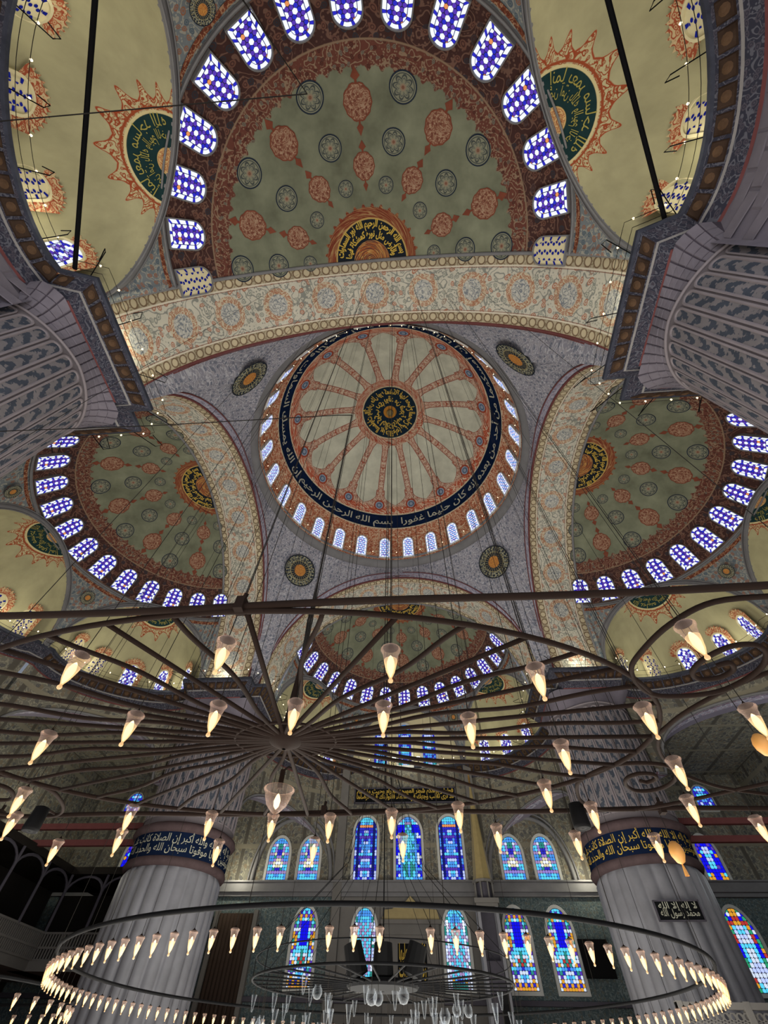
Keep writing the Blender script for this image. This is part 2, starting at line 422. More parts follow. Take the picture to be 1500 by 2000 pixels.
class MB:                                           # collects shapes into one mesh
    def __init__(s): s.V = []; s.F = []; s.M = []; s.U = []; s.C = []; s.n = 0
    def add(s, V, F, m=0, U=None, c=None):
        V = np.asarray(V, dtype=float); s.V.append(V)
        s.F += [tuple(int(i)+s.n for i in f) for f in F]; s.M += [m]*len(F)
        s.U.append(np.asarray(U, dtype=float) if U is not None else np.zeros((len(V), 2)))
        s.C += [c if c is not None else (1, 1, 1, 1)]*len(F)
        s.n += len(V)
    def grid(s, P, U=None, m=0, cu=False, cv=False):
        P = np.asarray(P, dtype=float); nv, nu = P.shape[:2]
        F = []
        for j in range(nv if cv else nv-1):
            for i in range(nu if cu else nu-1):
                a, b = i, (i+1) % nu; c, d = j, (j+1) % nv
                F.append((c*nu+a, c*nu+b, d*nu+b, d*nu+a))
        s.add(P.reshape(-1, 3), F, m, None if U is None else np.asarray(U).reshape(-1, 2))
    def tube(s, pts, r, sides=6, m=0, closed=False, caps=True):
        pts = np.asarray(pts, dtype=float); n = len(pts)
        T = np.gradient(pts, axis=0) if not closed else (np.roll(pts, -1, 0)-np.roll(pts, 1, 0))
        T /= np.linalg.norm(T, axis=1)[:, None]+1e-12
        up = np.array([0, 0, 1.0]) if abs(T[0][2]) < 0.9 else np.array([1.0, 0, 0])
        rr = np.full(n, r) if np.isscalar(r) else np.asarray(r, dtype=float)
        P = np.empty((n, sides, 3)); x = up
        for i in range(n):
            x = x-T[i]*(x@T[i]); x = x/(np.linalg.norm(x)+1e-12); y = np.cross(T[i], x)
            for k in range(sides):
                a = 2*pi*k/sides; P[i, k] = pts[i]+rr[i]*(math.cos(a)*x+math.sin(a)*y)
        n0 = s.n
        s.grid(P, None, m, cu=True, cv=closed)
        if caps and not closed:
            s.F += [tuple(n0+k for k in range(sides)), tuple(n0+(n-1)*sides+k for k in range(sides))]
            s.M += [m, m]; s.C += [(1, 1, 1, 1)]*2
    def box(s, c, h, m=0, R=None):
        V = np.array([(x, y, z) for x in (-1, 1) for y in (-1, 1) for z in (-1, 1)], dtype=float)*np.asarray(h)
        if R is not None: V = V@np.asarray(R).T
        s.add(V+np.asarray(c), [(0, 1, 3, 2), (4, 6, 7, 5), (0, 4, 5, 1), (2, 3, 7, 6), (0, 2, 6, 4), (1, 5, 7, 3)], m, V[:, :2])
    def lathe(s, prof, c=(0, 0, 0), sides=12, m=0, R=None):
        P = np.array([[(r*math.cos(2*pi*k/sides), r*math.sin(2*pi*k/sides), z) for k in range(sides)] for r, z in prof])
        if R is not None: P = P@np.asarray(R).T
        s.grid(P+np.asarray(c, dtype=float), None, m, cu=True)
    def mesh(s, name, mats, smooth=False, uv=True, col=False):
        return mk_mesh(name, np.concatenate(s.V), s.F, mats, s.M, np.concatenate(s.U) if uv else None, s.C if col else None, smooth)
    def obj(s, name, mats, parent=None, smooth=False, uv=True, col=False):
        return put(name, s.mesh(name, mats, smooth, uv, col), parent)
def rotz(a):
    c, s_ = math.cos(a), math.sin(a)
    return np.array([[c, -s_, 0], [s_, c, 0], [0, 0, 1.0]])
def shade_smooth(o): o.data.polygons.foreach_set('use_smooth', np.ones(len(o.data.polygons), dtype=bool))
# ------------------------------------------------------------------ dimensions of the building
RHO, ZS, SY, L1, L2 = 11.315, 19.16, 15.8, 12.07, 15.86     # great arches and half domes
ZC = 18.46                                                   # edge of the cornice
DR, DZ = 11.65, 33.2                                         # main dome
EXA, EXB, EXH = 5.35, 3.7, 5.6                               # exedra semi axes
SIDES = [('near', 0), ('right', pi/2), ('far', pi), ('left', 3*pi/2)]
# ------------------------------------------------------------------ stained glass windows
def sc(h, k=1.0): c = lin(h); return (c[0]*k, c[1]*k, c[2]*k, 1.0)
G = dict(white=sc('e4ebff', 1.25), ice=sc('b9c9ff', 1.1), purple=sc('5a3bb4'), lilac=sc('9a84d8'), blue=sc('2f2fc4'), royal=sc('1414e6', 1.1),
         orange=sc('e8955a'), teal=sc('2f8f86'), cyan=sc('58cdf0', 1.15), sky=sc('4a93e8', 1.1), amber=sc('e0a030'), red=sc('b83a34'),
         green=sc('2fa070'), cream=sc('e6dfb4'), navy=sc('161d6c'), pale=sc('cfdcf0', 1.1), dim=sc('b9b596', 0.9), mauve=sc('a58cc0'))
def arch_poly(w, h, pt=1.0, n=10, inset=0.0):
    r = w/2-inset; y0 = inset; yc = h-w/2*pt
    P = [(-r, y0), (r, y0)]
    for i in range(n+1):
        a = pi*i/n; P.append((r*math.cos(a), yc+(w/2*pt-inset)*math.sin(a)))
    return np.array(P)
def clip(P, K):
    P = [np.array(p) for p in P]
    for i in range(len(K)):
        a, b = K[i], K[(i+1) % len(K)]; d = b-a
        if abs(d[0])+abs(d[1]) < 1e-9: continue
        nx = np.array([-d[1], d[0]]); out = []
        for j in range(len(P)):
            p, q = P[j], P[(j+1) % len(P)]; sp, sq = nx@(p-a), nx@(q-a)
            if sp >= 0: out.append(p)
            if (sp >= 0) != (sq >= 0): out.append(p+(q-p)*(sp/(sp-sq)))
        P = out
        if len(P) < 3: return None
    P = np.array(P)
    ar = 0.5*abs(np.dot(P[:, 0], np.roll(P[:, 1], 1))-np.dot(P[:, 1], np.roll(P[:, 0], 1)))
    return P if ar > 1e-4 else None
def hexcell(cx, cy, r): return [(cx+r*math.cos(pi/6+k*pi/3), cy+r*math.sin(pi/6+k*pi/3)) for k in range(6)]
def ncell(cx, cy, r, n=8): return [(cx+r*math.cos(2*pi*k/n+pi/n), cy+r*math.sin(2*pi*k/n+pi/n)) for k in range(n)]
def box2(x0, y0, x1, y1): return [(x0, y0), (x1, y0), (x1, y1), (x0, y1)]
def border_cells(w, h, bw, pt, long=0.42, short=0.13, cl=('white', 'blue')):
    O = arch_poly(w, h, pt, 16); I = arch_poly(w, h, pt, 16, bw)
    O = np.vstack([O, O[:1]]); I = np.vstack([I, I[:1]])
    Mi = (O+I)/2; s = np.concatenate([[0], np.cumsum(np.linalg.norm(np.diff(Mi, axis=0), axis=1))])
    n = max(4, round(s[-1]/(long+short))); L = s[-1]/n; out = []
    f = lambda A, t: np.array([np.interp(t, s, A[:, 0]), np.interp(t, s, A[:, 1])])
    for k in range(n):
        for a, b, c in ((0.5*short, L-0.5*short, cl[0]), (L-0.5*short, L+0.5*short, cl[1])):
            t0, t1 = k*L+a, k*L+b
            ts = [t0+(t1-t0)*q/3 for q in range(4)]
            ts = [t % s[-1] for t in ts]
            P = [f(O, t) for t in ts]+[f(I, t) for t in reversed(ts)]
            out.append((np.array(P), c))
    return out
def pane_cells(kind, w, h, pt):
    """cells (polygon, colour name) of the glass inside the border"""
    class _R:
        def randrange(s, n): return random.Random('%s%d%d' % (kind, s.a, s.b)).randrange(n)
        def random(s): return random.Random('%s%d%d' % (kind, s.a, s.b)).random()
    rnd = _R(); rnd.a = rnd.b = 0
    out = []; pal = None
    if kind in ('dome_half', 'dome_main', 'exedra', 'exedra_dark'):
        bw = 0.17
        K = arch_poly(w, h, pt, 14, bw+0.02)
        p = w/6.2
        for j in range(-1, int(h/(p*0.87))+2):
            for i in range(-5, 6):
                rnd.a, rnd.b = abs(2*i+(j % 2)), j
                cx, cy = (i+0.5*(j % 2))*p, bw+(j+0.3)*p*0.866
                m = (i+2*j+(j//2)) % 3
                # star lattice: white hexagons with coloured neighbours
                q = (2*i+(j % 2)) % 4
                if kind == 'dome_half': c = 'white' if (j % 2 == 0 and i % 2 == 0) else ('orange' if (i*3+j*5) % 13 == 0 else ('purple' if m else 'blue'))
                elif kind == 'dome_main': c = ('ice', 'lilac', 'white', 'sky')[(i*2+j) % 4] if rnd.random() < 0.9 else 'purple'
                elif kind == 'exedra': c = ('white', 'lilac', 'purple', 'blue', 'ice')[(i*2+j*3) % 5]
                else: c = 'navy' if (i+j) % 2 == 0 else None
                if c is None: continue
                g = 0.40 if kind == 'exedra_dark' else (0.48 if c != 'white' else 0.60)
                P = clip(hexcell(cx, cy, p*g*1.12), K)
                if P is not None: out.append((P, c))
        return out
    K = arch_poly(w, h, pt, 14, 0.03)
    if kind == 'apse':
        st = 0.22; f = lambda x, y, u, v: ('sky', 'cyan', 'blue', 'sky', 'ice')[rnd.randrange(5)] if abs(u) < 0.66 else ('sky', 'blue', 'teal')[rnd.randrange(3)]
    elif kind == 'tall_blue':
        st = 0.2
        def f(x, y, u, v):
            if abs(u) > 0.72 or v < 0.05: return ('sky', 'blue', 'ice')[rnd.randrange(3)]
            if abs(u) > 0.6: return 'navy'
            if 0.80 < v < 0.86: return 'orange' if abs(u) < 0.55 else 'navy'
            if v > 0.86: return ('sky', 'cyan')[rnd.randrange(2)]
            if abs(v*6-round(v*6)) < 0.1 and abs(u) < 0.5: return 'purple'
            return ('sky', 'ice', 'blue', 'cyan')[rnd.randrange(4)] if abs(u) < 0.42+0.12*math.sin(v*38) else 'blue'
    elif kind == 'tall_centre':
        st = 0.2
        def f(x, y, u, v):
            if abs(u) > 0.7: return ('royal', 'sky', 'pale', 'blue')[rnd.randrange(4)]
            if v > 0.86: return ('sky', 'cyan', 'mauve')[rnd.randrange(3)]
            if 0.72 < v <= 0.86 and abs(u) > 0.3: return 'royal'
            return ('cyan', 'sky', 'cyan', 'teal')[rnd.randrange(4)] if abs(u) < 0.5 else 'sky'
    elif kind == 'pair':
        st = 0.2
        def f(x, y, u, v):
            if abs(u) > 0.55 or v > 0.86 or v < 0.13: return 'mauve' if abs(v*5-round(v*5)) < 0.12 else ('cyan', 'sky')[rnd.randrange(2)]
            if abs(u) > 0.44: return 'mauve'
            if abs(u) < 0.25 and (0.18 < v < 0.32 or 0.58 < v < 0.68): return 'blue'
            return ('cream', 'pale', 'white', 'teal', 'cream', 'lilac')[rnd.randrange(6)]
    elif kind == 'blue_vase':
        st = 0.19
        def f(x, y, u, v):
            if v < 0.08: return ('amber', 'orange', 'blue', 'pale')[rnd.randrange(4)]
            if abs(u) > 0.66: return ('pale', 'teal', 'cyan', 'purple', 'amber', 'pale')[rnd.randrange(6)]
            if v > 0.80: return ('pale', 'cyan', 'amber', 'blue', 'purple', 'white')[rnd.randrange(6)]
            if 0.72 < v < 0.77: return 'purple' if abs(u) > 0.4 else 'royal'
            if 0.28 < v < 0.5 and abs(u) < 0.45: return ('cyan', 'teal', 'cyan', 'pale', 'red')[rnd.randrange(5)]
            if v < 0.28: return ('cyan', 'sky', 'pale', 'blue')[rnd.randrange(4)]
            return 'royal' if abs(u) < 0.28+0.3*(0.8-v) else ('cyan', 'purple', 'pale')[rnd.randrange(3)]
    elif kind in ('stripe', 'stripe_back'):
        st = 0.17; sg = 1 if kind == 'stripe' else -1
        def f(x, y, u, v):
            if abs(u) > 0.66: return ('pale', 'teal', 'white', 'ice', 'mauve')[rnd.randrange(5)]
            if v > 0.82: return ('cyan', 'sky')[rnd.randrange(2)]
            if v < 0.14: return ('sky', 'blue', 'amber', 'teal')[rnd.randrange(4)]
            return 'cyan' if ((y-sg*x*1.3)/0.55) % 1.0 < 0.55 else 'mauve'
    elif kind == 'rosette':
        st = 0.24
        def f(x, y, u, v):
            if abs(u) > 0.5 or v > 0.78: return ('red', 'royal', 'green', 'amber', 'pale', 'red')[rnd.randrange(6)]
            return ('cyan', 'ice', 'pale')[rnd.randrange(3)]
    else:                                            # 'medallion'
        st = 0.24
        def f(x, y, u, v):
            if abs(u) < 0.45 and 0.25 < v < 0.72: return 'amber' if abs(u) < 0.15 and 0.4 < v < 0.56 else ('ice', 'cyan')[rnd.randrange(2)]
            return ('royal', 'royal', 'amber', 'purple', 'cyan', 'royal')[rnd.randrange(6)]
    nx = max(3, round(w/st)); ny = max(4, round(h/st)); sx, sy = w/nx, h/ny
    for j in range(ny):
        for i in range(nx):
            x, y = -w/2+(i+0.5)*sx, (j+0.5)*sy
            rnd.a, rnd.b = abs(2*i-nx+1), j
            c = f(x, y, x/(w/2), y/h)
            odd = (i+j) % 2 == 0
            P = ncell(x, y, min(sx, sy)*0.58, 8) if odd and c not in ('royal',) else box2(x-sx*0.5, y-sy*0.5, x+sx*0.5, y+sy*0.5)
            P = clip(P, K)
            if P is not None: out.append((P, c))
    return out
def cell_add(mb, P, c, z=0.03, shrink=0.9, t=0.012):
    ctr = P.mean(0); Q = ctr+(P-ctr)*shrink; n = len(Q)
    V = [(x, y, z) for x, y in Q]+[(ctr[0]+(x-ctr[0])*0.8, ctr[1]+(y-ctr[1])*0.8, z+t) for x, y in Q]
    mb.add(V, [tuple(range(n, 2*n))]+[(k, (k+1) % n, n+(k+1) % n, n+k) for k in range(n)], 1, c=G[c])
WCACHE = {}
def window_meshes(kind, w, h, pt=1.0, frame='window_plaster', split=False, dimmed=False, halo=False, fw=0.12):
    key = (kind, w, h, pt, frame, split, dimmed, halo)
    if key in WCACHE: return WCACHE[key]
    out = []
    mb = MB(); O = arch_poly(w+2*fw, h+2*fw, pt, 14)-np.array([0, fw]); I = arch_poly(w, h, pt, 14); n = len(O)
    V = [(x, y, -0.12) for x, y in O]+[(x, y, 0.09) for x, y in O]+[(x, y, 0.09) for x, y in I]+[(x, y, 0.0) for x, y in I]
    F = []
    for a in range(3):
        for k in range(n): F.append((a*n+k, a*n+(k+1) % n, (a+1)*n+(k+1) % n, (a+1)*n+k))
    mb.add(V, F); out.append(('frame', mb.mesh(kind+'_frame', frame)))
    gm = 'stained_glass_dim' if dimmed else 'stained_glass'
    back = 'cream_plaster' if kind == 'exedra_dark' else 'lead'
    P = arch_poly(w, h, pt, 14)
    mb = MB(); mb.add([(x, y, 0.012) for x, y in P], [tuple(range(len(P)))], 0)
    border = []
    if kind in ('dome_half', 'dome_main', 'exedra', 'exedra_dark'):
        cl = {'dome_half': ('white', 'blue'), 'dome_main': ('white', 'ice'), 'exedra': ('white', 'blue'), 'exedra_dark': (None, 'navy')}[kind]
        border = [b for b in border_cells(w, h, 0.17, pt, 0.36, 0.12, cl=cl) if b[1]]
    for P, c in pane_cells(kind, w, h, pt): cell_add(mb, P, c)
    if split:
        for P, c in border:
            m2 = MB(); cell_add(m2, P, c, shrink=0.94); m2.M = [0]*len(m2.F)
            out.append(('pane', m2.mesh('pane', gm, col=True)))
    else:
        for P, c in border: cell_add(mb, P, c, shrink=0.93)
    out.append(('small_panes', mb.mesh(kind+'_panes', [back, gm], col=True)))
    if halo:
        mb = MB(); n = 40; Pi = arch_poly(w+2*fw, h+2*fw, pt, n)[1:]-np.array([0, fw]); c0 = np.array([0, h*0.45]); V = []
        for k, p in enumerate(Pi):
            d = p-c0; L = np.linalg.norm(d); sp = 0.40+(0.14 if k % 3 == 1 else 0.0)
            V += [p*0.98+c0*0.02, p+d/L*sp]
        mb.add([(x, y, 0.03+x*x/7.0+max(0, ((y-h/2)**2-(h/2)**2)/9.0)) for x, y in V], [(2*k, 2*k+1, 2*k+3, 2*k+2) for k in range(len(Pi)-1)], 0, np.array(V))
        out.append(('painted_surround', mb.mesh('surround', 'window_halo_paint')))
    WCACHE[key] = out; return out
WN = [0]
def frame_mat(p, up, inward):
    """matrix whose y axis is up, z axis points into the room"""
    z = np.asarray(inward, float); z = z/np.linalg.norm(z); y = np.asarray(up, float); y = y-z*(y@z); y /= np.linalg.norm(y); x = np.cross(y, z)
    m = Matrix.Identity(4)
    for i in range(3): m[i][0], m[i][1], m[i][2], m[i][3] = x[i], y[i], z[i], p[i]
    return m
def add_window(p, up, inward, meshes, label):
    WN[0] += 1
    e = empty('window_%d' % WN[0]); e.matrix_world = frame_mat(p, up, inward)
    tag(e, label, None, None, 'structure')
    for nm, me in meshes:
        o = put(nm, me, e)
        if nm == 'small_panes': o['kind'] = 'stuff'
    return e
ORD = ['first', 'second', 'third', 'fourth', 'fifth', 'sixth', 'seventh', 'eighth', 'ninth', 'tenth', 'eleventh', 'twelfth', 'thirteenth', 'fourteenth', 'fifteenth', 'sixteenth', 'seventeenth', 'eighteenth', 'nineteenth', 'twentieth', 'twenty-first', 'twenty-second', 'twenty-third', 'twenty-fourth', 'twenty-fifth', 'twenty-sixth', 'twenty-seventh', 'twenty-eighth']
# ------------------------------------------------------------------ lettering
AF = {}
def _arab():
    def sq(ch, c, n): AF[ch] = tuple(c+i for i in range(n))+(None,)*(4-n)
    sq('ء', 0xFE80, 1); sq('آ', 0xFE81, 2); sq('أ', 0xFE83, 2); sq('ؤ', 0xFE85, 2); sq('إ', 0xFE87, 2); sq('ئ', 0xFE89, 4); sq('ا', 0xFE8D, 2)
    c = 0xFE8F
    for ch, n in zip('بةتثجحخدذرزسشصضطظعغفقكلمنهوىي', (4, 2, 4, 4, 4, 4, 4, 2, 2, 2, 2, 4, 4, 4, 4, 4, 4, 4, 4, 4, 4, 4, 4, 4, 4, 4, 2, 2, 4)):
        sq(ch, c, n); c += n
_arab()
def shape(t):
    t = t.replace('لا', '\ufefb'); o = []
    for i, ch in enumerate(t):
        if ch not in AF: o.append(ch); continue
        p = t[i-1] if i else ' '; n = t[i+1] if i+1 < len(t) else ' '
        pj = p in AF and AF[p][2] is not None
        nj = (n in AF or n == '\ufefb') and AF[ch][2] is not None and n != 'ء'
        f = AF[ch]; k = (3 if nj else 1) if pj else (2 if nj else 0)
        o.append(chr(f[k] or f[0]))
    return ''.join(reversed(o))
def text_flat(body, bold=0.02):
    cu = bpy.data.curves.new('lettering', 'FONT'); cu.body = body; cu.resolution_u = 2; cu.offset = bold; cu.size = 1.0
    ob = bpy.data.objects.new('lettering', cu); COL.objects.link(ob)
    me = bpy.data.meshes.new_from_object(ob.evaluated_get(bpy.context.evaluated_depsgraph_get()))
    V = np.empty(len(me.vertices)*3, dtype=np.float32); me.vertices.foreach_get('co', V); V = V.reshape(-1, 3)[:, :2].astype(float)
    F = [tuple(p.vertices) for p in me.polygons]
    bpy.data.objects.remove(ob); bpy.data.curves.remove(cu); bpy.data.meshes.remove(me)
    V -= V.min(0); return V, F, V.max(0)
def text_on(name, body, fn, mat, parent=None, bold=0.02, rows=1):
    """letters laid on a surface: fn(x 0..1 left to right, y 0..1 bottom to top) -> point"""
    parts = body if isinstance(body, list) else [body]
    mb = MB()
    for i, b in enumerate(parts):
        V, F, mx = text_flat(shape(b), bold)
        x = V[:, 0]/mx[0]; y = V[:, 1]/mx[1]
        n = len(parts)
        if n > 1: y = (n-1-i)*(0.9/n)*1.0+y*(1.25/n) if n == 2 else (y+n-1-i)/n
        mb.add(np.array([fn(a, c) for a, c in zip(x, y)]), F)
    return mb.obj(name, mat, parent, uv=False)
# ------------------------------------------------------------------ the vaults
ceiling = tag(empty('ceiling'), 'painted domes, half domes and great arches over the prayer hall', None, None, 'structure')
def sph(c, r, az, th): return np.array(c)+r*np.array([math.sin(th)*math.cos(az), math.sin(th)*math.sin(az), math.cos(th)])
def dome_grid(c, r, a0, a1, t1, na, nt, closed=False):
    P = np.empty((nt+1, na+1, 3)); U = np.empty((nt+1, na+1, 2))
    for j in range(nt+1):
        for i in range(na+1):
            a = a0+(a1-a0)*i/na; t = max(1e-4, t1*j/nt)
            P[j, i] = sph(c, r, a, R_(t)); U[j, i] = (a, t)
    return P, U
mb = MB(); mb.grid(*dome_grid((0, 0, DZ), DR, 0, 2*pi, 92, 96, 40))
main_dome = mb.obj('main_dome', 'painted_main_dome', ceiling, smooth=True)
FATIR = 'بسم الله الرحمن الرحيم إن الله يمسك السماوات والأرض أن تزولا ولئن زالتا إن أمسكهما من أحد من بعده إنه كان حليما غفورا'
NUR = 'الله نور السماوات والأرض مثل نوره كمشكاة فيها مصباح المصباح في زجاجة'
text_on('inscription', FATIR, lambda x, y: sph((0, 0, DZ), DR-0.03, R_(92)+2*pi*(1-x)*0.985, R_(68.8-7.4*y)), 'pale_script', main_dome, 0.012)
text_on('medallion_script', [NUR, 'كأنها كوكب دري يوقد من شجرة مباركة'], lambda x, y: sph((0, 0, DZ), DR-0.03, R_(90)+2*pi*(1-x), R_(14.4-10.0*(1-y))), 'gold_leaf', main_dome, 0.03)
mb = MB(); mb.lathe([(0.02, 44.0), (0.16, 44.1), (0.2, 44.3), (0.34, 44.4), (0.4, 44.6), (0.3, 44.83)], (0, 0, 0), 16)
mb.obj('centre_boss', 'pale_gilt', main_dome, smooth=True)
# drum mouldings
mb = MB(); mb.lathe([(11.62, 33.3), (11.62, 33.0), (11.78, 32.95), (11.75, 32.75), (11.95, 32.6), (12.0, 32.4), (12.12, 32.3), (12.15, 32.0)], (0, 0, 0), 96)
mb.obj('drum_moulding', 'grey_moulding', ceiling, smooth=True)
mb = MB(); mb.tube([(11.7*math.cos(a), 11.7*math.sin(a), 33.15) for a in np.linspace(0, 2*pi, 97)[:-1]], 0.07, 5, closed=True)
mb.obj('drum_rail', 'grey_moulding', ceiling)
# pendentives
def pend_low(ps):
    x = L1*math.tan(ps) if abs(ps) <= pi/4+1e-9 else None
    if abs(x) < RHO-0.02: z = ZS+math.sqrt(RHO**2-x*x)
    else: z = ZC
    return math.hypot(x, L1), z, x
def pend_pt(az, s):
    k = round(az/(pi/2)); ps = az-k*pi/2
    rl, zl, x = pend_low(ps)
    r = rl+(12.12-rl)*s**1.3; z = zl+(32.05-zl)*s
    return np.array([r*math.cos(az), r*math.sin(az), z]), x, k
PMS, PML = 0.80, 15.2
def pend_core(s_):                                   # middle line of a pendentive: radius, height
    rl = L1*math.sqrt(2); return (rl+(12.12-rl)*s_**1.3, ZC+(32.05-ZC)*s_)
for q in range(4):
    mb = MB(); azs = []
    for k in range(61):
        t = (k/30.0)-1.0                             # denser next to the corner
        azs.append(pi/4*(1+math.copysign(abs(t)**1.0, t)))
    azs[0] += 1e-4; azs[-1] -= 1e-4
    P = np.empty((25, 61, 3)); U = np.empty((25, 61, 2))
    for j in range(25):
        for i, a in enumerate(azs):
            p, x, k = pend_pt(a+q*pi/2, j/24.0); P[j, i] = p; U[j, i] = ((a-pi/4)*14.5, p[2]-18.0)
    mb.grid(P, U)
    pen = mb.obj('pendentive', 'painted_pendentive', ceiling, smooth=True)
    # border strips that follow the arches and the ring
    mb = MB()
    for sgn in (0, 1):
        for (d0, d1) in ((0.0, 0.85),):
            aa = np.linspace(0.02, pi/4-0.015, 28); aa = aa if sgn == 0 else pi/2-aa
            rows = []
            for a in aa:
                p0, _, _ = pend_pt(a+q*pi/2, 0.002); Lh = 32.05-p0[2]
                rows.append([pend_pt(a+q*pi/2, min(0.98, (d/ max(Lh, 0.9)) if Lh > 0.9 else d*0.9))[0]*np.array([0.998, 0.998, 1])-np.array([0, 0, 0.02]) for d in (d0, d1)])
            P = np.array(rows); P = np.transpose(P, (1, 0, 2)); L = np.cumsum(np.concatenate([[0], np.linalg.norm(np.diff(P[0], axis=0), axis=1)]))
            mb.grid(P, np.array([[(l, 0) for l in L], [(l, 0.85) for l in L]])); mb.tube(P[1][1:-1], 0.05, 5, 1)
    mb.obj('painted_border', ['painted_border', 'red_line'], pen, smooth=True)
    mb = MB(); c0, _, _ = pend_pt(pi/4+q*pi/2, 0.80)
    V = []; U = []
    for rr in (0.0, 0.25, 0.5, 0.75, 1.0):
        for k in range(40):
            a = 2*pi*k/40; X, Y = 1.62*rr*math.cos(a), 1.62*rr*math.sin(a)
            sm = PMS+Y/PML; ps = pi/4+q*pi/2; p = np.array(pend_core(sm))
            tv = np.array([-math.sin(ps), math.cos(ps), 0])
            V.append(np.array([p[0]*math.cos(ps), p[0]*math.sin(ps), p[1]])+tv*X-np.array([math.cos(ps), math.sin(ps), 0])*(0.16+0.012*X*X)); U.append((a, rr))
    mb.grid(np.array(V).reshape(5, 40, 3), np.array(U).reshape(5, 40, 2), cu=True)
    mb.obj('round_medallion', 'pendentive_medallion_paint', pen, smooth=True)
# great arches: one mesh in the near position, copied by turning it
def arch_pts(y, rho=RHO, n=72, zlow=ZC):
    return np.array([(rho, y, zlow)]+[(rho*math.cos(t), y, ZS+rho*math.sin(t)) for t in np.linspace(0, pi, n)]+[(-rho, y, zlow)])
mb = MB(); cols = np.linspace(0, 1, 7); A = arch_pts(0.0); L = np.cumsum(np.concatenate([[0], np.linalg.norm(np.diff(A, axis=0), axis=1)]))
mb.grid(np.array([A+np.array([0, -L1-(L2-L1)*c, 0]) for c in cols]), np.array([[(l-0.7, c*3.8) for l in L] for c in cols]))
arch_me = mb.mesh('great_arch', 'painted_arch', True)
mb = MB()
mb.tube(arch_pts(-L1+0.02, RHO+0.02), 0.08, 6)
mb.tube(arch_pts(-L1-0.02, RHO+0.32), 0.06, 5)
m_edge1 = mb.mesh('arch_moulding', 'red_line', True)
mb = MB(); mb.tube(arch_pts(-L2+0.05, RHO-0.02), 0.10, 6); m_edge2 = mb.mesh('arch_moulding', 'grey_moulding', True)
# half dome, its spandrels and three exedrae, built facing the near side
SC0 = (0.0, -SY, ZS)
mb = MB(); mb.grid(*dome_grid(SC0, RHO, pi, 2*pi, 63.2, 72, 30)); semi_me = mb.mesh('half_dome', 'painted_semi_dome', True)
def ring_pts(r, z, a0=pi, a1=2*pi, n=73): return np.array([(r*math.cos(a), -SY+r*math.sin(a), z) for a in np.linspace(a0, a1, n)])
rb = RHO*math.sin(R_(63.2)); zb = ZS+RHO*math.cos(R_(63.2))
mb = MB(); mb.tube(ring_pts(rb-0.02, zb-0.05), 0.11, 6); mb.tube(ring_pts(rb-0.12, zb-0.25), 0.05, 5)
ringm_me = mb.mesh('ring_moulding', 'grey_moulding', True)
AC = [R_(210), R_(270), R_(330)]; CH = 9.79
def ex_frame(ac):
    n = np.array([math.cos(ac), math.sin(ac), 0]); t = np.array([-math.sin(ac), math.cos(ac), 0])
    return np.array([CH*n[0], -SY+CH*n[1], 18.5]), n, t
def ex_pt(ac, ph, th, k=1.0):
    c, n, t = ex_frame(ac)
    return c+k*EXA*math.sin(th)*math.cos(ph)*t+k*EXB*math.sin(th)*math.sin(ph)*n+np.array([0, 0, k*EXH*math.cos(th)])
def spandrel(ac):
    c, n, t = ex_frame(ac); P = []; U = []
    xs = np.concatenate([[-5.65, -5.5, -5.36], np.linspace(-5.34, 5.34, 45), [5.36, 5.5, 5.65]])
    xs = np.sign(xs)*np.abs(xs)
    for x in xs:
        zl = 18.5+EXH*math.sqrt(max(0, 1-(x/EXA)**2)) if abs(x) < EXA else ZC
        lo = c+x*t; lo = np.array([lo[0], lo[1], zl]); a = ac+math.atan2(x, CH)
        hi = np.array([rb*math.cos(a), -SY+rb*math.sin(a), zb]); row = []
        for s in np.linspace(0, 1, 9):
            p = lo+(hi-lo)*np.array([s**1.5, s**1.5, s]); row.append(p)
        P.append(row); U.append([(x, p[2]-18) for p in row])
    return np.transpose(np.array(P), (1, 0, 2)), np.transpose(np.array(U), (1, 0, 2))
def ex_arch(ac, kx=1.0, off=0.0):
    c, n, t = ex_frame(ac)
    return np.array([c+EXA*kx*math.cos(a)*t+np.array([0, 0, EXH*kx*math.sin(a)])+off*n for a in np.linspace(0, pi, 45)])
def mk_ex(ac):
    P = np.array([[ex_pt(ac, pi*i/36, max(1e-3, pi/2*j/18)) for i in range(37)] for j in range(19)]+[[ex_pt(ac, pi*i/36, pi/2)-np.array([0, 0, 0.02]) for i in range(37)]])
    U = np.array([[(pi*i/36, 90.0*j/18) for i in range(37)] for j in range(20)])
    m1 = MB(); m1.grid(P, U)
    m2 = MB(); a0, a1 = ex_arch(ac, 1.0, -0.10), ex_arch(ac, 1.075, -0.10)
    m2.grid(np.array([ex_arch(ac, 1.0, 0.05), a0, a1, ex_arch(ac, 1.075, 0.0)]))
    m2.tube(ex_arch(ac, 1.0, -0.12), 0.05, 5); m2.tube(ex_arch(ac, 1.075, -0.1), 0.045, 5)
    return m1.mesh('exedra_vault', 'painted_exedra', True), m2.mesh('exedra_arch', 'grey_moulding', True)
ex_me = [mk_ex(a) for a in AC]
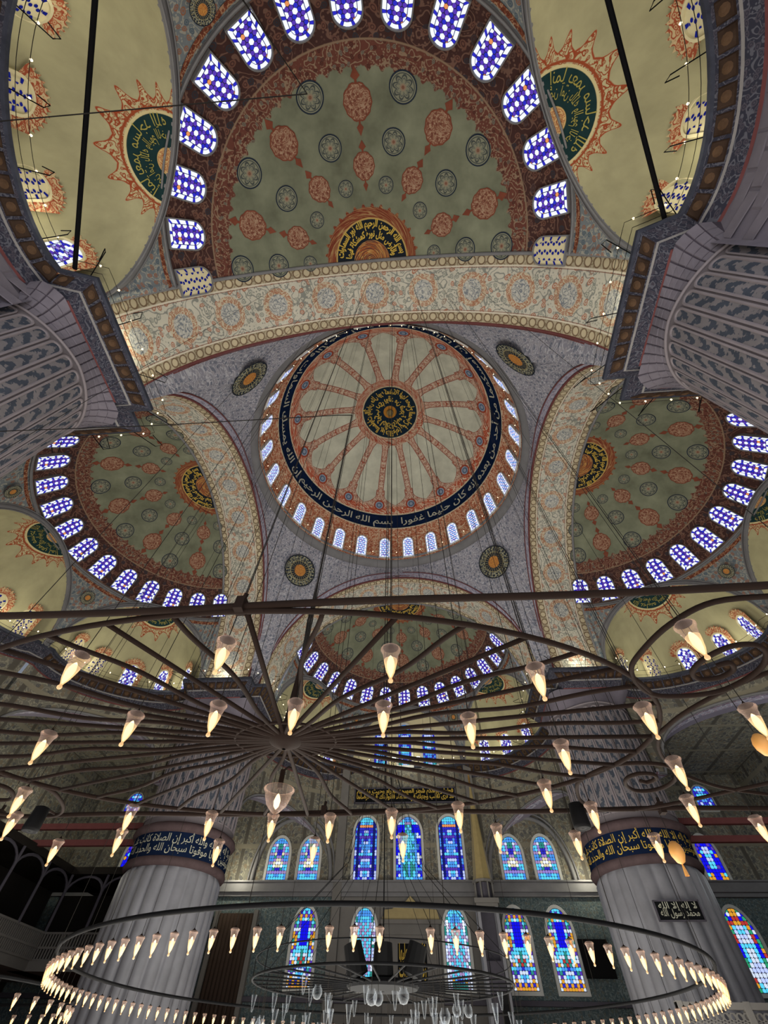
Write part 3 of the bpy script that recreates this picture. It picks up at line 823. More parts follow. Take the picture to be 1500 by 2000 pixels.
def mk_span():
    m = MB()
    for ac in AC:
        P, U = spandrel(ac); m.grid(P, U)
        L = np.linalg.norm(P[-1]-P[0], axis=1)
        for lo_, hi_, flip in ((0.30, 0.62, False), (0.25, 0.5, True)):
            rows = [[], []]; us = [[], []]
            for i in range(P.shape[1]):
                for k, d in enumerate((lo_, hi_)):
                    q = min(1.0, d/max(L[i], 0.3)); q = 1-q if flip else q
                    j = q*(P.shape[0]-1); j0 = min(int(j), P.shape[0]-2); p = P[j0, i]+(P[j0+1, i]-P[j0, i])*(j-j0)
                    rad = np.array([p[0], p[1]+SY, 0]); rad /= np.linalg.norm(rad)
                    rows[k].append(p-rad*0.03-np.array([0, 0, 0.02])); us[k].append((U[0, i, 0], d))
            m.grid(np.array(rows), np.array(us), 1)
    return m.mesh('spandrels', ['painted_spandrel', 'red_floral'], True)
span_me = mk_span()
# painted ornaments of a half dome (local position: azimuth 180..360, polar angle)
def decal(az0, th0, pts, off=0.03):
    out = []
    for a, b in pts:                                # a along the azimuth, b downwards, in metres
        th = R_(th0)+b/RHO; az = R_(az0)+a/(RHO*math.sin(R_(th0)))
        out.append(sph(SC0, RHO-off, az, th))
    return out
def cart_mesh(az, th, s):
    mb = MB(); n = 32
    def prof(psi): return (0.80+0.07*abs(math.cos(5*psi)))*(1.0+0.12*abs(math.sin(psi))**3)
    for r0, r1, m in ((0.0, 0.92, 1), (0.92, 1.0, 0)):
        V = []; U = []
        for rr in (r0, r1):
            for k in range(n):
                ps = 2*pi*k/n; q = prof(ps)*rr*s; V.append((q*math.cos(ps), q*math.sin(ps))); U.append(V[-1])
        mb.grid(np.array(decal(az, th, V)).reshape(2, n, 3), np.array(U).reshape(2, n, 2), m, cu=True)
    for sg in (-1, 1):
        o = [(0, 0.86), (0.07, 0.92), (0.06, 1.04), (0.24, 1.22), (0.0, 1.66), (-0.24, 1.22), (-0.06, 1.04), (-0.07, 0.92)]
        V = [(x*s, sg*y*s) for x, y in o]+[(0, sg*1.1*s)]
        mb.add(decal(az, th, V), [(k, (k+1) % 8, 8) for k in range(8)], 0, V)
    return mb.mesh('red_cartouche', ['red_rim', 'red_cartouche_paint'])
def disc_mesh(az, th, r):
    mb = MB(); n = 28; V = []; U = []
    for q in (0.02, 0.3, 0.6, 0.90):
        for k in range(n): a = 2*pi*k/n; V.append((r*q*math.cos(a), r*q*math.sin(a))); U.append((a, q/0.90))
    mb.grid(np.array(decal(az, th, V)).reshape(4, n, 3), np.array(U).reshape(4, n, 2), 1, cu=True)
    V = [(r*q*math.cos(2*pi*k/n), r*q*math.sin(2*pi*k/n)) for q in (0.90, 1.0) for k in range(n)]
    mb.grid(np.array(decal(az, th, V)).reshape(2, n, 3), None, 0, cu=True)
    return mb.mesh('round_medallion', ['navy_rim', 'round_medallion_paint'])
DECALS = []
for k in range(5):
    az = 200+35*k
    for th, s in ((37.4, 0.84), (23.7, 0.70)): DECALS.append(('red_cartouche', cart_mesh(az, th, s)))
for k in range(6):
    az = 182.7+34.9*k
    for th, s in ((41.3, 0.68), (29.8, 0.62), (19.8, 0.42)): DECALS.append(('round_medallion', disc_mesh(az, th, s)))
def half_script():
    return text_on('gold_script', ['بسم الله الرحمن الرحيم الله نور السماوات', 'والأرض مثل نوره كمشكاة فيها'], lambda x, y: sph(SC0, RHO-0.03, R_(189+162*x), R_(5.9+4.9*y)), 'gold_leaf', None, 0.035)
hs = half_script(); hs_me = hs.data; bpy.data.objects.remove(hs)
def ex_script(ac):
    def f(x, y):
        r = 0.62+0.9*y; a = pi*(0.06+0.88*x); X, Y = r*math.cos(a), r*math.sin(a)
        sx, sy = X/EXA, Y/EXB; st = min(0.99, math.hypot(sx, sy)); return ex_pt(ac, math.atan2(sy, sx), math.asin(st), 0.993)
    o = text_on('gold_script', ['إنما يعمر مساجد الله', 'من آمن بالله واليوم الآخر'], f, 'dim_gold', None, 0.0); me = o.data; bpy.data.objects.remove(o); return me
exs_me = [ex_script(a) for a in AC]
SPAN_MED = None
def span_medallion():
    mb = MB()
    for a in (R_(240), R_(300)):
        n = 24; V = []; U = []
        base = np.array([10.35*math.cos(a), -SY+10.35*math.sin(a), 22.6]); t = np.array([-math.sin(a), math.cos(a), 0])
        for q in (0.02, 0.5, 1.0):
            for k in range(n):
                b = 2*pi*k/n; zz = 0.5*q*math.sin(b)
                V.append(base+t*0.5*q*math.cos(b)+np.array([-math.cos(a)*zz*0.42-math.cos(a)*0.25, -math.sin(a)*zz*0.42-math.sin(a)*0.25, zz])); U.append((b, q))
        mb.grid(np.array(V).reshape(3, n, 3), np.array(U).reshape(3, n, 2), cu=True)
    return mb
spm_me = span_medallion().mesh('round_medallion', 'pendentive_medallion_paint', True)
dk = {'near': 'near', 'far': 'far', 'left': 'left', 'right': 'right'}
for side, rz in SIDES:
    a = put('great_arch', arch_me, ceiling); a.rotation_euler.z = rz; tag(a, side+' great arch with a floral soffit')
    put('arch_moulding', m_edge1, a); put('arch_moulding', m_edge2, a)
    h = put('half_dome', semi_me, ceiling); h.rotation_euler.z = rz; tag(h, side+' half dome with red and grey ornaments')
    for nm, me in DECALS: put(nm, me, h)
    put('gold_script', hs_me, h); put('ring_moulding', ringm_me, h)
    s = put('spandrels', span_me, ceiling); s.rotation_euler.z = rz; put('round_medallion', spm_me, s)
    for i in range(3):
        if side == 'far' and i == 1: continue
        e = put('exedra_vault', ex_me[i][0], ceiling); e.rotation_euler.z = rz
        put('exedra_arch', ex_me[i][1], e); put('gold_script', exs_me[i], e)
# windows of the half domes and exedrae
def turned(p, rz): return rotz(rz)@np.asarray(p, float)
SN = {'near': 'half dome overhead', 'far': 'far half dome', 'left': 'left half dome', 'right': 'right half dome'}
for side, rz in SIDES:
    for k in range(-7, 8):
        if side == 'near' and abs(k) == 7: kind, dm = 'exedra_dark', False
        else: kind, dm = 'dome_half', False
        az = R_(270+12.75*k)
        p0 = sph(SC0, RHO-0.10, az, R_(62.1)); p1 = sph(SC0, RHO-0.10, az, R_(52.0)); up = p1-p0
        inw = np.array(SC0)-(p0+p1)/2; inw -= up*(inw@up)/(up@up)
        me = window_meshes(kind, 1.22, 1.98, 1.0, 'grey_moulding', split=(side == 'near'), fw=0.06)
        lab = '%s arched window from the left in the ring of the %s, violet and white glass' % (ORD[k+7], SN[side]) if kind == 'dome_half' else 'blind plaster window at the %s end of the ring overhead' % ('right' if k > 0 else 'left')
        add_window(turned(p0, rz), turned(up, rz), turned(inw, rz), me, lab)
    for i, ac in enumerate(AC):
        if side == 'far' and i == 1: continue
        for k in range(5):
            if side == 'near' and i == 1: continue
            ph = R_(30+30*k); th = R_(86)
            p0 = ex_pt(ac, ph, R_(88.5), 0.985); p1 = ex_pt(ac, ph, R_(68), 0.985); up = p1-p0
            c, n, t = ex_frame(ac); inw = c-(p0+p1)/2; inw -= up*(inw@up)/(up@up)
            kind = 'exedra_dark' if (side == 'near' and k in (1, 2, 3) and i == 0 or side == 'near' and i == 2) else 'exedra'
            if side in ('left', 'right') and k in ((0, 1, 2) if (side == 'left') == (i == 0) else (2, 3, 4)): kind = 'exedra' if k == 2 else 'exedra_dark'
            me = window_meshes(kind, 1.05, 2.0, 1.15, 'cream_plaster', halo=True, fw=0.1)
            lab = '%s small window from the left in the %s alcove under the %s' % (ORD[k], ('left hand', 'middle', 'right hand')[i], SN[side])
            add_window(turned(p0, rz), turned(up, rz), turned(inw, rz), me, lab)
for k in range(28):
    az = R_(90)+(k+0.5)*2*pi/28
    p0 = sph((0, 0, DZ), DR-0.08, az, R_(90.5)); p1 = sph((0, 0, DZ), DR-0.08, az, R_(77)); up = p1-p0
    inw = np.array([0, 0, DZ])-(p0+p1)/2; inw -= up*(inw@up)/(up@up)
    add_window(p0, up, inw, window_meshes('dome_main', 1.05, 2.75, 1.2, fw=0.09), '%s pale lattice window of the main dome, counted leftwards from its lowest point' % ORD[k])
# ------------------------------------------------------------------ cornices
def ex_edge(ac, a=5.0, b=2.75, n=26, b0=0.87, b1=0.05):
    c, nn, t = ex_frame(ac)
    return [(c+a*math.cos(x)*t+b*math.sin(x)*nn)[:2] for x in np.linspace(b0*pi, b1*pi, n)]
def cornice_path(flat_mid=False):
    P = [np.array((-11.37, -11.37)), np.array((-10.36, -11.37)), np.array((-10.36, -16.85))]
    idx = []
    for i, ac in enumerate(AC):
        b0, b1 = (0.87, 0.03) if i == 0 else ((0.97, 0.03) if i == 1 else (0.97, 0.13))
        e = ex_edge(ac, 5.0, 0.35 if (flat_mid and i == 1) else 2.75, 26, b0, b1)
        idx.append((len(P), len(P)+len(e))); P += e
    P += [np.array((10.36, -16.85)), np.array((10.36, -11.37)), np.array((11.37, -11.37))]
    P = np.array(P); n = len(P); N = np.empty_like(P)
    D = np.diff(P, axis=0); D /= np.linalg.norm(D, axis=1)[:, None]; Q = np.stack([D[:, 1], -D[:, 0]], -1)
    for i in range(n):
        if i == 0: N[i] = (-1, -1)
        elif i == n-1: N[i] = (1, -1)
        else:
            m = Q[i-1]+Q[i]; m /= np.linalg.norm(m); N[i] = m/max(0.45, m@Q[i])
    return P, N, idx
PROF = [((3.0, 18.66), (0.0, 18.62), 'cornice_top'), ((0.0, 18.62), (0.0, 18.44), 'cornice_top'), ((0.0, 18.44), (0.10, 18.40), 'cornice_top'),
        ((0.10, 18.40), (0.50, 17.90), 'cornice_band'), ((0.50, 17.90), (0.56, 17.84), 'pale_line'), ((0.56, 17.84), (0.82, 17.45), 'cornice_navy'),
        ((0.82, 17.45), (0.90, 17.38), 'red_line')]
def build_cornice(side, rz, pieces):
    P, N, idx = cornice_path(side == 'far'); mats = []; mb = MB()
    L = np.concatenate([[0], np.cumsum(np.linalg.norm(np.diff(P, axis=0), axis=1))])
    for a, b, m in PROF:
        if m not in mats: mats.append(m)
        if pieces and m == 'cornice_band': m = 'cornice_navy'; mats.append(m) if m not in mats else None
        w = math.hypot(a[0]-b[0], a[1]-b[1])
        rows = [[(p[0]+n[0]*d, p[1]+n[1]*d, z) for p, n in zip(P, N)] for d, z in (a, b)]
        mb.grid(np.array(rows), np.array([[(l, 0) for l in L], [(l, w) for l in L]]), mats.index(m))
    TRIM[0] += 1
    o = mb.obj('trim_%d' % TRIM[0], mats); o.rotation_euler.z = rz
    tag(o, 'dark painted cornice of the %s alcoves and piers with square panels' % side, None, None, 'structure')
    def at(l, d, z):
        return np.array([np.interp(l, L, P[:, 0]+N[:, 0]*d), np.interp(l, L, P[:, 1]+N[:, 1]*d), z])
    if pieces:
        seg = [(1.1, L[2]), (L[2]+0.6, L[idx[0][1]-1]), (L[idx[2][0]], L[idx[2][1]-1]), (L[idx[2][1]], L[-1]-1.1)]
        for a, b in seg:
            n = int((b-a)/0.62)
            for k in range(n):
                l0 = a+(k+0.08)*(b-a)/n; l1 = a+(k+0.92)*(b-a)/n
                c = [at(l0, 0.15, 18.31), at(l1, 0.15, 18.31), at(l1, 0.46, 17.93), at(l0, 0.46, 17.93)]
                nn = np.cross(c[1]-c[0], c[3]-c[0]); nn /= np.linalg.norm(nn)
                if nn[2] > 0: nn = -nn
                ctr = sum(c)/4; q = MB()
                top = [ctr+(x-ctr)*0.85+nn*0.06 for x in c]
                q.add(c+top, [(0, 1, 5, 4), (1, 2, 6, 5), (2, 3, 7, 6), (3, 0, 4, 7), (4, 5, 6, 7)], 0)
                u, v = (c[1]-c[0]), (c[3]-c[0]); u /= np.linalg.norm(u); v /= np.linalg.norm(v)
                ring = [ctr+nn*0.062+0.15*(math.cos(2*pi*t/10)*u+math.sin(2*pi*t/10)*v) for t in range(10)]
                ring2 = [ctr+nn*0.11+0.06*(math.cos(2*pi*t/10)*u+math.sin(2*pi*t/10)*v) for t in range(10)]
                q.add(ring+ring2, [(t, (t+1) % 10, 10+(t+1) % 10, 10+t) for t in range(10)]+[tuple(range(10, 20))], 1)
                q.obj('panel', ['cornice_panel', 'cornice_boss'], o)
    return P, N, L, idx, at
TRIM = [0]
COR = {}
for side, rz in SIDES: COR[side] = build_cornice(side, rz, side != 'far')
# walls under the alcoves, each pierced by a wide arch
def under_wall(side, rz):
    P, N, L, idx, at = COR[side]
    root = empty('wall_%s' % ('back' if side == 'near' else 'alcoves_'+side)); root.rotation_euler.z = rz
    tag(root, 'curved painted wall under the %s alcove cornice' % side, None, None, 'structure')
    for i, (a, b) in enumerate(idx):
        if side == 'far' and i == 1: continue
        s = np.linspace(L[a]-0.5, L[b-1]+0.5, 49); mid = (s[0]+s[-1])/2; hw = (s[-1]-s[0])/2
        top, spr, apx = (17.40, 10.0, 14.6) if side == 'far' else (17.40, 12.6, 16.1)
        lo = []
        for q in s:
            x = (q-mid)/(hw*0.84); lo.append(spr+(apx-spr)*(1-abs(x)**2.2)**0.5 if abs(x) < 1 else spr-0.5)
        rows = [[at(q, 0.9, top+(l-top)*f) for q, l in zip(s, lo)] for f in (0, 0.33, 0.66, 1)]
        U = [[(q, (top+(l-top)*f)) for q, l in zip(s, lo)] for f in (0, 0.33, 0.66, 1)]
        mb = MB(); mb.grid(np.array(rows), np.array(U))
        w = mb.obj('arched_wall', 'painted_ashlar' if side == 'near' else 'wall_ornament', root, smooth=True)
        mb = MB(); k = [j for j in range(49) if lo[j] > FLOOR+1]
        mb.grid(np.array([[at(s[j], d, lo[j]) for j in k] for d in (0.8, 2.2)]), np.array([[(s[j], d) for j in k] for d in (0, 1.4)]))
        mb.tube([at(s[j], 0.85, lo[j]+0.12) for j in k], 0.10, 5, 1)
        mb.obj('arch_soffit', ['painted_border', 'grey_moulding'], w, smooth=True)
        if side == 'near' and i != 1:                # ashlar blocks that show beside the near alcoves
            for r in range(5):
                z1 = 17.30-r*0.52; z0 = z1-0.48; n = int((s[-1]-s[0])/0.8)
                for c in range(n):
                    q0 = s[0]+(c+0.5*(r % 2))*0.8+0.02; q1 = q0+0.76
                    if q1 > s[-1]: continue
                    f = random.uniform(0.84, 0.88)
                    V = [at(q0, 0.9, z0), at(q1, 0.9, z0), at(q1, 0.9, z1), at(q0, 0.9, z1)]
                    T = [at(q0+0.03, f, z0+0.03), at(q1-0.03, f, z0+0.03), at(q1-0.03, f, z1-0.03), at(q0+0.03, f, z1-0.03)]
                    m2 = MB(); m2.add(V+T, [(0, 1, 5, 4), (1, 2, 6, 5), (2, 3, 7, 6), (3, 0, 4, 7), (4, 5, 6, 7)])
                    m2.obj('block', 'ashlar_block', root)
for side, rz in SIDES: under_wall(side, rz)
# ------------------------------------------------------------------ piers
PIER_TEXT = ['سبحان الله والحمد لله ولا إله إلا الله والله أكبر', 'إن الصلاة كانت على المؤمنين كتابا موقوتا']
def zlow(a): return 16.38-0.12*abs(math.sin(2*a))
PR = 2.85
def pier(cx, cy, label, near):
    root = empty('pier', (cx, cy, FLOOR)); tag(root, label, 'pier')
    F0 = -FLOOR
    # marble drum with rounded flutes
    n = 224; mb = MB(); al = np.linspace(0, 2*pi, n+1)[:-1]
    rr = 2.68+0.23*np.sqrt(np.abs(np.cos(13*al)))
    rows = [[(r*math.cos(a), r*math.sin(a), z) for a, r in zip(al, rr)] for z in (0.0, 3.0, 6.0, 8.75)]
    rows.append([(2.72*math.cos(a), 2.72*math.sin(a), 9.05) for a in al])
    mb.grid(np.array(rows), None, 0, cu=True); mb.obj('fluted_shaft', 'marble', root, smooth=True)
    mb = MB(); mb.lathe([(2.75, 9.0), (2.98, 9.05), (3.06, 9.2), (3.0, 9.35), (2.96, 9.4)], sides=56, m=0)
    mb.lathe([(2.96, 9.4), (2.96, 10.55)], sides=56, m=1)
    mb.lathe([(2.96, 10.55), (3.1, 10.6), (3.2, 10.75), (3.14, 10.95), (2.95, 11.05), (2.86, 11.1)], sides=56, m=0)
    band = mb.obj('inscription_band', ['band_moulding', 'navy_paint'], root, smooth=True)
    a0 = math.atan2(EYE[1]-cy, EYE[0]-cx)
    text_on('gold_script', [PIER_TEXT[0]+' '+PIER_TEXT[1], PIER_TEXT[1]+' '+PIER_TEXT[0]], lambda x, y: (2.985*math.cos(a0+R_(-150+300*x)), 2.985*math.sin(a0+R_(-150+300*x)), 9.45+1.05*y), 'gold_leaf' if cx > 0 else 'pale_script', band, 0.005)
    al = np.linspace(0, 2*pi, 113)
    mb = MB(); mb.grid(np.array([[(PR*math.cos(a), PR*math.sin(a), z) for a in al] for z in (11.0, 19.1)]), None)
    mb.obj('upper_shaft', 'painted_shaft', root, smooth=True)
    # transition from the round shaft to the square head
    def out(a): return min(2.86/max(abs(math.cos(a)), abs(math.sin(a))), 3.7)
    def sq_pt(a, s):
        zl = zlow(a)+F0; zt = 17.40+F0; e = s**1.6
        r = PR+0.02+(out(a)-PR-0.02)*e; return np.array([r*math.cos(a), r*math.sin(a), zl+(zt-zl)*s])
    mb = MB(); P = np.array([[sq_pt(a, s) for a in al] for s in np.linspace(0, 1, 7)])
    mb.grid(P, np.array([[(a*3, p[2]) for a, p in zip(al, row)] for row in P]))
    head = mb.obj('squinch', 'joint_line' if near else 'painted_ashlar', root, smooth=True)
    mb = MB(); mb.tube([sq_pt(a, 0.0)*np.array([1.008, 1.008, 1]) for a in al[:-1]], 0.06, 5, closed=True); mb.obj('arch_line', 'panel_edge', root, smooth=True)
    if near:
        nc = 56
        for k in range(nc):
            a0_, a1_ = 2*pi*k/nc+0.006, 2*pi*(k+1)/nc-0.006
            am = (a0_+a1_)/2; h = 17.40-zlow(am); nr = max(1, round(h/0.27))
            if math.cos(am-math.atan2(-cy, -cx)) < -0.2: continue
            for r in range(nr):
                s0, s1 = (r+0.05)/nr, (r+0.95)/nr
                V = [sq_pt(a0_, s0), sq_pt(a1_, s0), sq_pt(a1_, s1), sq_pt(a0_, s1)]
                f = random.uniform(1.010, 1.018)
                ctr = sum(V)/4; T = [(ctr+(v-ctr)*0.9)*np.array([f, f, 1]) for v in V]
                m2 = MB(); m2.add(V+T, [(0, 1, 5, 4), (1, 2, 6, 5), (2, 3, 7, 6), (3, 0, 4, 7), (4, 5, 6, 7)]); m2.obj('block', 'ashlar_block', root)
    N = 32
    for k in range(N):
        a = 2*pi*(k+0.5)/N; zt = zlow(a)+F0-0.18; zb_ = 11.4
        def mp(x, z, r): return ((PR+r)*math.cos(a+x/PR), (PR+r)*math.sin(a+x/PR), z)
        def outl(w): return [(-w, zb_+(0.26-w)), (w, zb_+(0.26-w))]+[(w*math.cos(t), zt-0.26+(w)*math.sin(t)) for t in np.linspace(0.0, pi, 7)]
        A, B, Cc = outl(0.25), outl(0.195), outl(0.165); m = len(A); mb = MB()
        mb.add([mp(x, z, 0.0) for x, z in A]+[mp(x, z, 0.05) for x, z in A]+[mp(x, z, 0.05) for x, z in B]+[mp(x, z, 0.01) for x, z in Cc],
               [(r*m+j, r*m+(j+1) % m, (r+1)*m+(j+1) % m, (r+1)*m+j) for r in range(3) for j in range(m)], 0)
        mb.add([mp(x, z, 0.012) for x, z in Cc], [tuple(range(m))], 1, [(x+k*0.37, z) for x, z in Cc])
        mb.obj('panel', ['panel_edge', 'painted_panel'], root)
    return root
pier(-14.1, -14.1, 'near left pier, only its panelled upper shaft and dark cornice in view', True)
pier(14.1, -14.1, 'near right pier, only its panelled upper shaft and dark cornice in view', True)
pier(-14.1, 14.1, 'far left fluted marble pier with a navy inscription band', False)
pier(14.1, 14.1, 'far right fluted marble pier with a gold inscription band, a black plaque before it', False)
# ------------------------------------------------------------------ far wall and side walls
def wall_quad(mb, p0, p1, z0, z1, m=0):
    p0, p1 = np.array(p0, float), np.array(p1, float); L = np.linalg.norm(p1-p0)
    mb.add([(*p0, z0), (*p1, z0), (*p1, z1), (*p0, z1)], [(0, 1, 2, 3)], m, [(0, z0), (L, z0), (L, z1), (0, z1)])
FY = 26.0
mb = MB()
wall_quad(mb, (-30, FY), (30, FY), 9.2, 18.5, 0)
wall_quad(mb, (-30, FY), (-5.8, FY), FLOOR, 9.2, 1); wall_quad(mb, (5.8, FY), (30, FY), FLOOR, 9.2, 1); wall_quad(mb, (-5.8, FY), (5.8, FY), FLOOR, 9.2, 2)
wf = tag(mb.obj('wall_front', ['wall_ornament', 'teal_tile', 'wall_stone']), 'far wall with two rows of stained glass over grey marble and teal tiles', None, None, 'structure')
mb = MB(); mb.box((0, FY+0.2, 21.4), (6.2, 0.2, 3.0)); mb.obj('apse_wall', 'cream_plaster', wf)
mb = MB()
e = ex_arch(AC[1], 1.0, 0.0); 
mb.obj if False else None
me_far = put('apse_arch', ex_me[1][1], wf); me_far.rotation_euler.z = pi
TRIM[0] += 1
mb = MB(); mb.box((0, FY-0.22, 9.52), (30, 0.22, 0.30)); mb.box((0, FY-0.12, 9.10), (30, 0.12, 0.12)); mb.box((0, FY-0.3, 9.84), (30, 0.3, 0.05))
tag(mb.obj('trim_%d' % TRIM[0], 'grey_moulding'), 'grey stone ledge running between the two window rows of the far wall', None, None, 'structure')
TRIM[0] += 1
mb = MB(); mb.box((0, FY-0.15, 3.6), (30, 0.15, 0.12)); tag(mb.obj('trim_%d' % TRIM[0], 'dark_moulding'), 'dark stone string course below the lower windows', None, None, 'structure')
def wall_win(x, z0, w, h, kind, label, pt=1.15, **k):
    add_window((x, FY-0.06, z0), (0, 0, 1), (0, -1, 0), window_meshes(kind, w, h, pt, 'window_plaster', fw=0.2), label)
for x, h, nm in ((-2.55, 3.35, 'left'), (-0.1, 4.0, 'middle'), (2.35, 3.35, 'right')): wall_win(x, 18.62, 1.3, h, 'apse', nm+' blue window of the three high up in the far alcove')
for x, nm, kd in ((-3.66, 'left', 'tall_blue'), (0.02, 'middle', 'tall_centre'), (3.6, 'right', 'tall_blue')): wall_win(x, 10.0, 1.95 if x < -1 or x > 1 else 2.2, 4.35, kd, nm+' tall blue stained window above the prayer niche')
for x, nm in ((-11.1, 'outer left'), (-8.45, 'inner left'), (8.55, 'inner right'), (11.2, 'outer right')): wall_win(x, 10.0, 1.7, 2.85, 'pair', nm+' pale cyan bordered window under a pointed wall arch', 1.4)
for x, nm, kd in ((-8.1, 'deep blue vase window of the lower row, left of the niche', 'blue_vase'), (-3.5, 'cyan striped window left of the prayer niche', 'stripe'), (3.4, 'cyan striped window right of the prayer niche', 'stripe_back'),
                  (7.9, 'deep blue vase window right of the pulpit', 'blue_vase'), (11.05, 'deep blue vase window beside the black screen', 'blue_vase')): wall_win(x, 4.15, 1.75, 4.2, kd, nm, 1.5)
for sx in (-1, 1):
    wall_win(24.2*sx, 9.95, 1.5, 2.85, 'medallion', ('left' if sx < 0 else 'right')+' royal blue upper window beyond the marble pier', 1.5)
    wall_win(23.9*sx, 4.2, 2.0, 4.2, 'rosette', ('left' if sx < 0 else 'right')+' cyan window bordered by red and green rosettes, beyond the pier', 1.6)
for cx in (-9.8, 9.9):                                 # pointed arches over the window pairs
    mb = MB(); A = [(cx+3.3*sg, 9.9) for sg in (1,)]
    pts = []
    for t in np.linspace(0, 1, 13): pts.append((cx+3.3*math.cos(t*pi/2)**0.8, 9.9+4.3*math.sin(t*pi/2)**1.0))
    pts = pts+[(2*cx-x, z) for x, z in reversed(pts[:-1])]
    mb.tube([(x, FY-0.1, z) for x, z in pts], 0.17, 6); mb.tube([(cx+(x-cx)*1.1, FY-0.05, 9.9+(z-9.9)*1.09) for x, z in pts], 0.09, 5)
    mb.obj('pointed_arch', 'grey_moulding', wf, smooth=True)
mb = MB()
for x in (-5.8, 5.8): mb.box((x, FY-0.25, (18.4+FLOOR)/2), (0.35, 0.25, (18.4-FLOOR)/2))
mb.obj('pilasters', 'wall_stone', wf)
for sx, nm in ((-1, 'left'), (1, 'right')):
    mb = MB(); wall_quad(mb, (30*sx, -20), (30*sx, FY), 9.5, 18.5, 0); wall_quad(mb, (30*sx, -20), (30*sx, FY), FLOOR, 9.5, 1 if sx > 0 else 2)
    tag(mb.obj('wall_'+nm, ['wall_ornament', 'teal_tile', 'gallery_shade']), nm+' side wall behind the piers, painted above the gallery line', None, None, 'structure')
    TRIM[0] += 1
    mb = MB(); mb.box((29.8*sx, 3, 9.5), (0.2, 23, 0.3)); tag(mb.obj('trim_%d' % TRIM[0], 'dark_moulding'), nm+' side wall ledge above the gallery', None, None, 'structure')
    # corner bay: flat ceiling and an inner arch
    mb = MB(); mb.add([(16.95*sx, 12.95, 17.42), (30*sx, 12.95, 17.42), (30*sx, FY, 17.42), (16.95*sx, FY, 17.42)], [(0, 1, 2, 3)], 0, [(0, 0), (13, 0), (13, 13), (0, 13)])
    mb.obj('corner_bay', 'wall_ornament', ceiling)
    add_window((26.2*sx, FY-0.06, 14.6), (0, 0, 1), (0, -1, 0), window_meshes('apse', 1.4, 1.9, 1.0, fw=0.1), 'small bright blue window high in the %s corner bay' % nm)
mb = MB(); mb.add([(-30, -30, FLOOR), (30, -30, FLOOR), (30, FY, FLOOR), (-30, FY, FLOOR)], [(0, 1, 2, 3)], 0)
tag(mb.obj('floor', 'carpet_red'), 'red carpeted prayer floor below the picture', None, None, 'structure')
tag(empty('door_1', (-13.6, FY-0.25, FLOOR)), 'tall dark brown curtained doorway in the far wall beside the left marble pier', None, None, 'structure')
d1 = bpy.data.objects['door_1']
mb = MB()
for k in range(9): mb.tube([(-1.2+0.3*k, 0.0, 0.0), (-1.2+0.3*k, 0.0, 5.0), (-1.2+0.3*k, 0.0, 9.6)], 0.17, 8)
mb.obj('curtain', 'brown_cloth', d1, smooth=True)
for x in (-1.55, 1.55):
    mb = MB(); mb.box((x, 0, 4.9), (0.16, 0.2, 4.9)); mb.obj('jamb', 'wall_stone', d1)
# tie beams beside the far piers
for sx, nm in ((-1, 'left'), (1, 'right')):
    for z, y in ((10.05, 14.0), (9.15, 14.0)):
        mb = MB(); mb.box((23.3*sx, y, z), (6.7, 0.14, 0.16)); tag(mb.obj('tie_beam', 'red_line'), '%s red tie beam from the %s marble pier to the side wall' % ('upper' if z > 9.5 else 'lower', nm), 'beam')
# ------------------------------------------------------------------ pulpit, niche, galleries, plaque, screen
def ceil_z(x, y):
    if math.hypot(x, y) < 11.6: return DZ+math.sqrt(DR**2-x*x-y*y)
    if abs(y) > 11.9 and abs(x) < 11.0:
        d = max(0, abs(y)-SY); q = RHO**2-x*x-d*d
        return ZS+math.sqrt(q) if q > 1 else 19
    if abs(x) > 11.9 and abs(y) < 11.0:
        d = max(0, abs(x)-SY); q = RHO**2-y*y-d*d
        return ZS+math.sqrt(q) if q > 1 else 19
    r = math.hypot(x, y); az = math.atan2(y, x); k = round(az/(pi/2)); rl, zl, _ = pend_low(az-k*pi/2)
    if r < 12.12: return 32.75
    s_ = max(0.0, min(1.0, (rl-r)/max(0.05, rl-12.12)))**(1/1.3)
    return zl+(32.05-zl)*s_
mi = tag(empty('pulpit', (5.5, 22.0, FLOOR)), 'tall stone pulpit with a gilt spire, right of the prayer niche', 'pulpit')
f0 = -FLOOR
mb = MB(); mb.lathe([(0.72, 9.05+f0), (0.66, 9.3+f0), (0.34, 12.4+f0), (0.06, 15.3+f0)], sides=8); mb.obj('spire', 'pale_gilt', mi)
mb = MB(); mb.lathe([(0.02, 15.2+f0), (0.14, 15.4+f0), (0.05, 15.6+f0), (0.1, 15.8+f0), (0.01, 16.4+f0)], sides=8); mb.obj('finial', 'brass', mi, smooth=True)
mb = MB(); mb.lathe([(0.78, 9.05+f0), (0.78, 8.9+f0), (0.62, 8.9+f0)], sides=8); mb.lathe([(0.52, 8.0+f0), (0.52, 8.9+f0)], sides=8, m=1)
for k in range(8): mb.tube([(0.66*math.cos(pi*(k+.5)/4), 0.66*math.sin(pi*(k+.5)/4), z+f0) for z in (8.0, 8.45, 8.9)], 0.06, 6)
mb.obj('lantern', ['wall_stone', 'dark_moulding'], mi)
mb = MB(); mb.box((0, 0, 7.85+f0), (0.85, 0.85, 0.13)); mb.box((0, 0, 7.65+f0), (0.75, 0.75, 0.1)); mb.obj('slab', 'wall_stone', mi)
for sx in (-1, 1):
    for sy in (-1, 1):
        mb = MB(); mb.box((0.62*sx, 0.62*sy, (7.6+f0)/2), (0.1, 0.1, (7.6+f0)/2)); mb.obj('post', 'marble', mi)
mb = MB(); mb.box((0, 0, (5.0+f0)/2), (0.52, 0.52, (5.0+f0)/2)); mb.box((0, 0.5, 6.3), (0.52, 0.04, 2.9)); mb.obj('body', 'dark_moulding', mi)
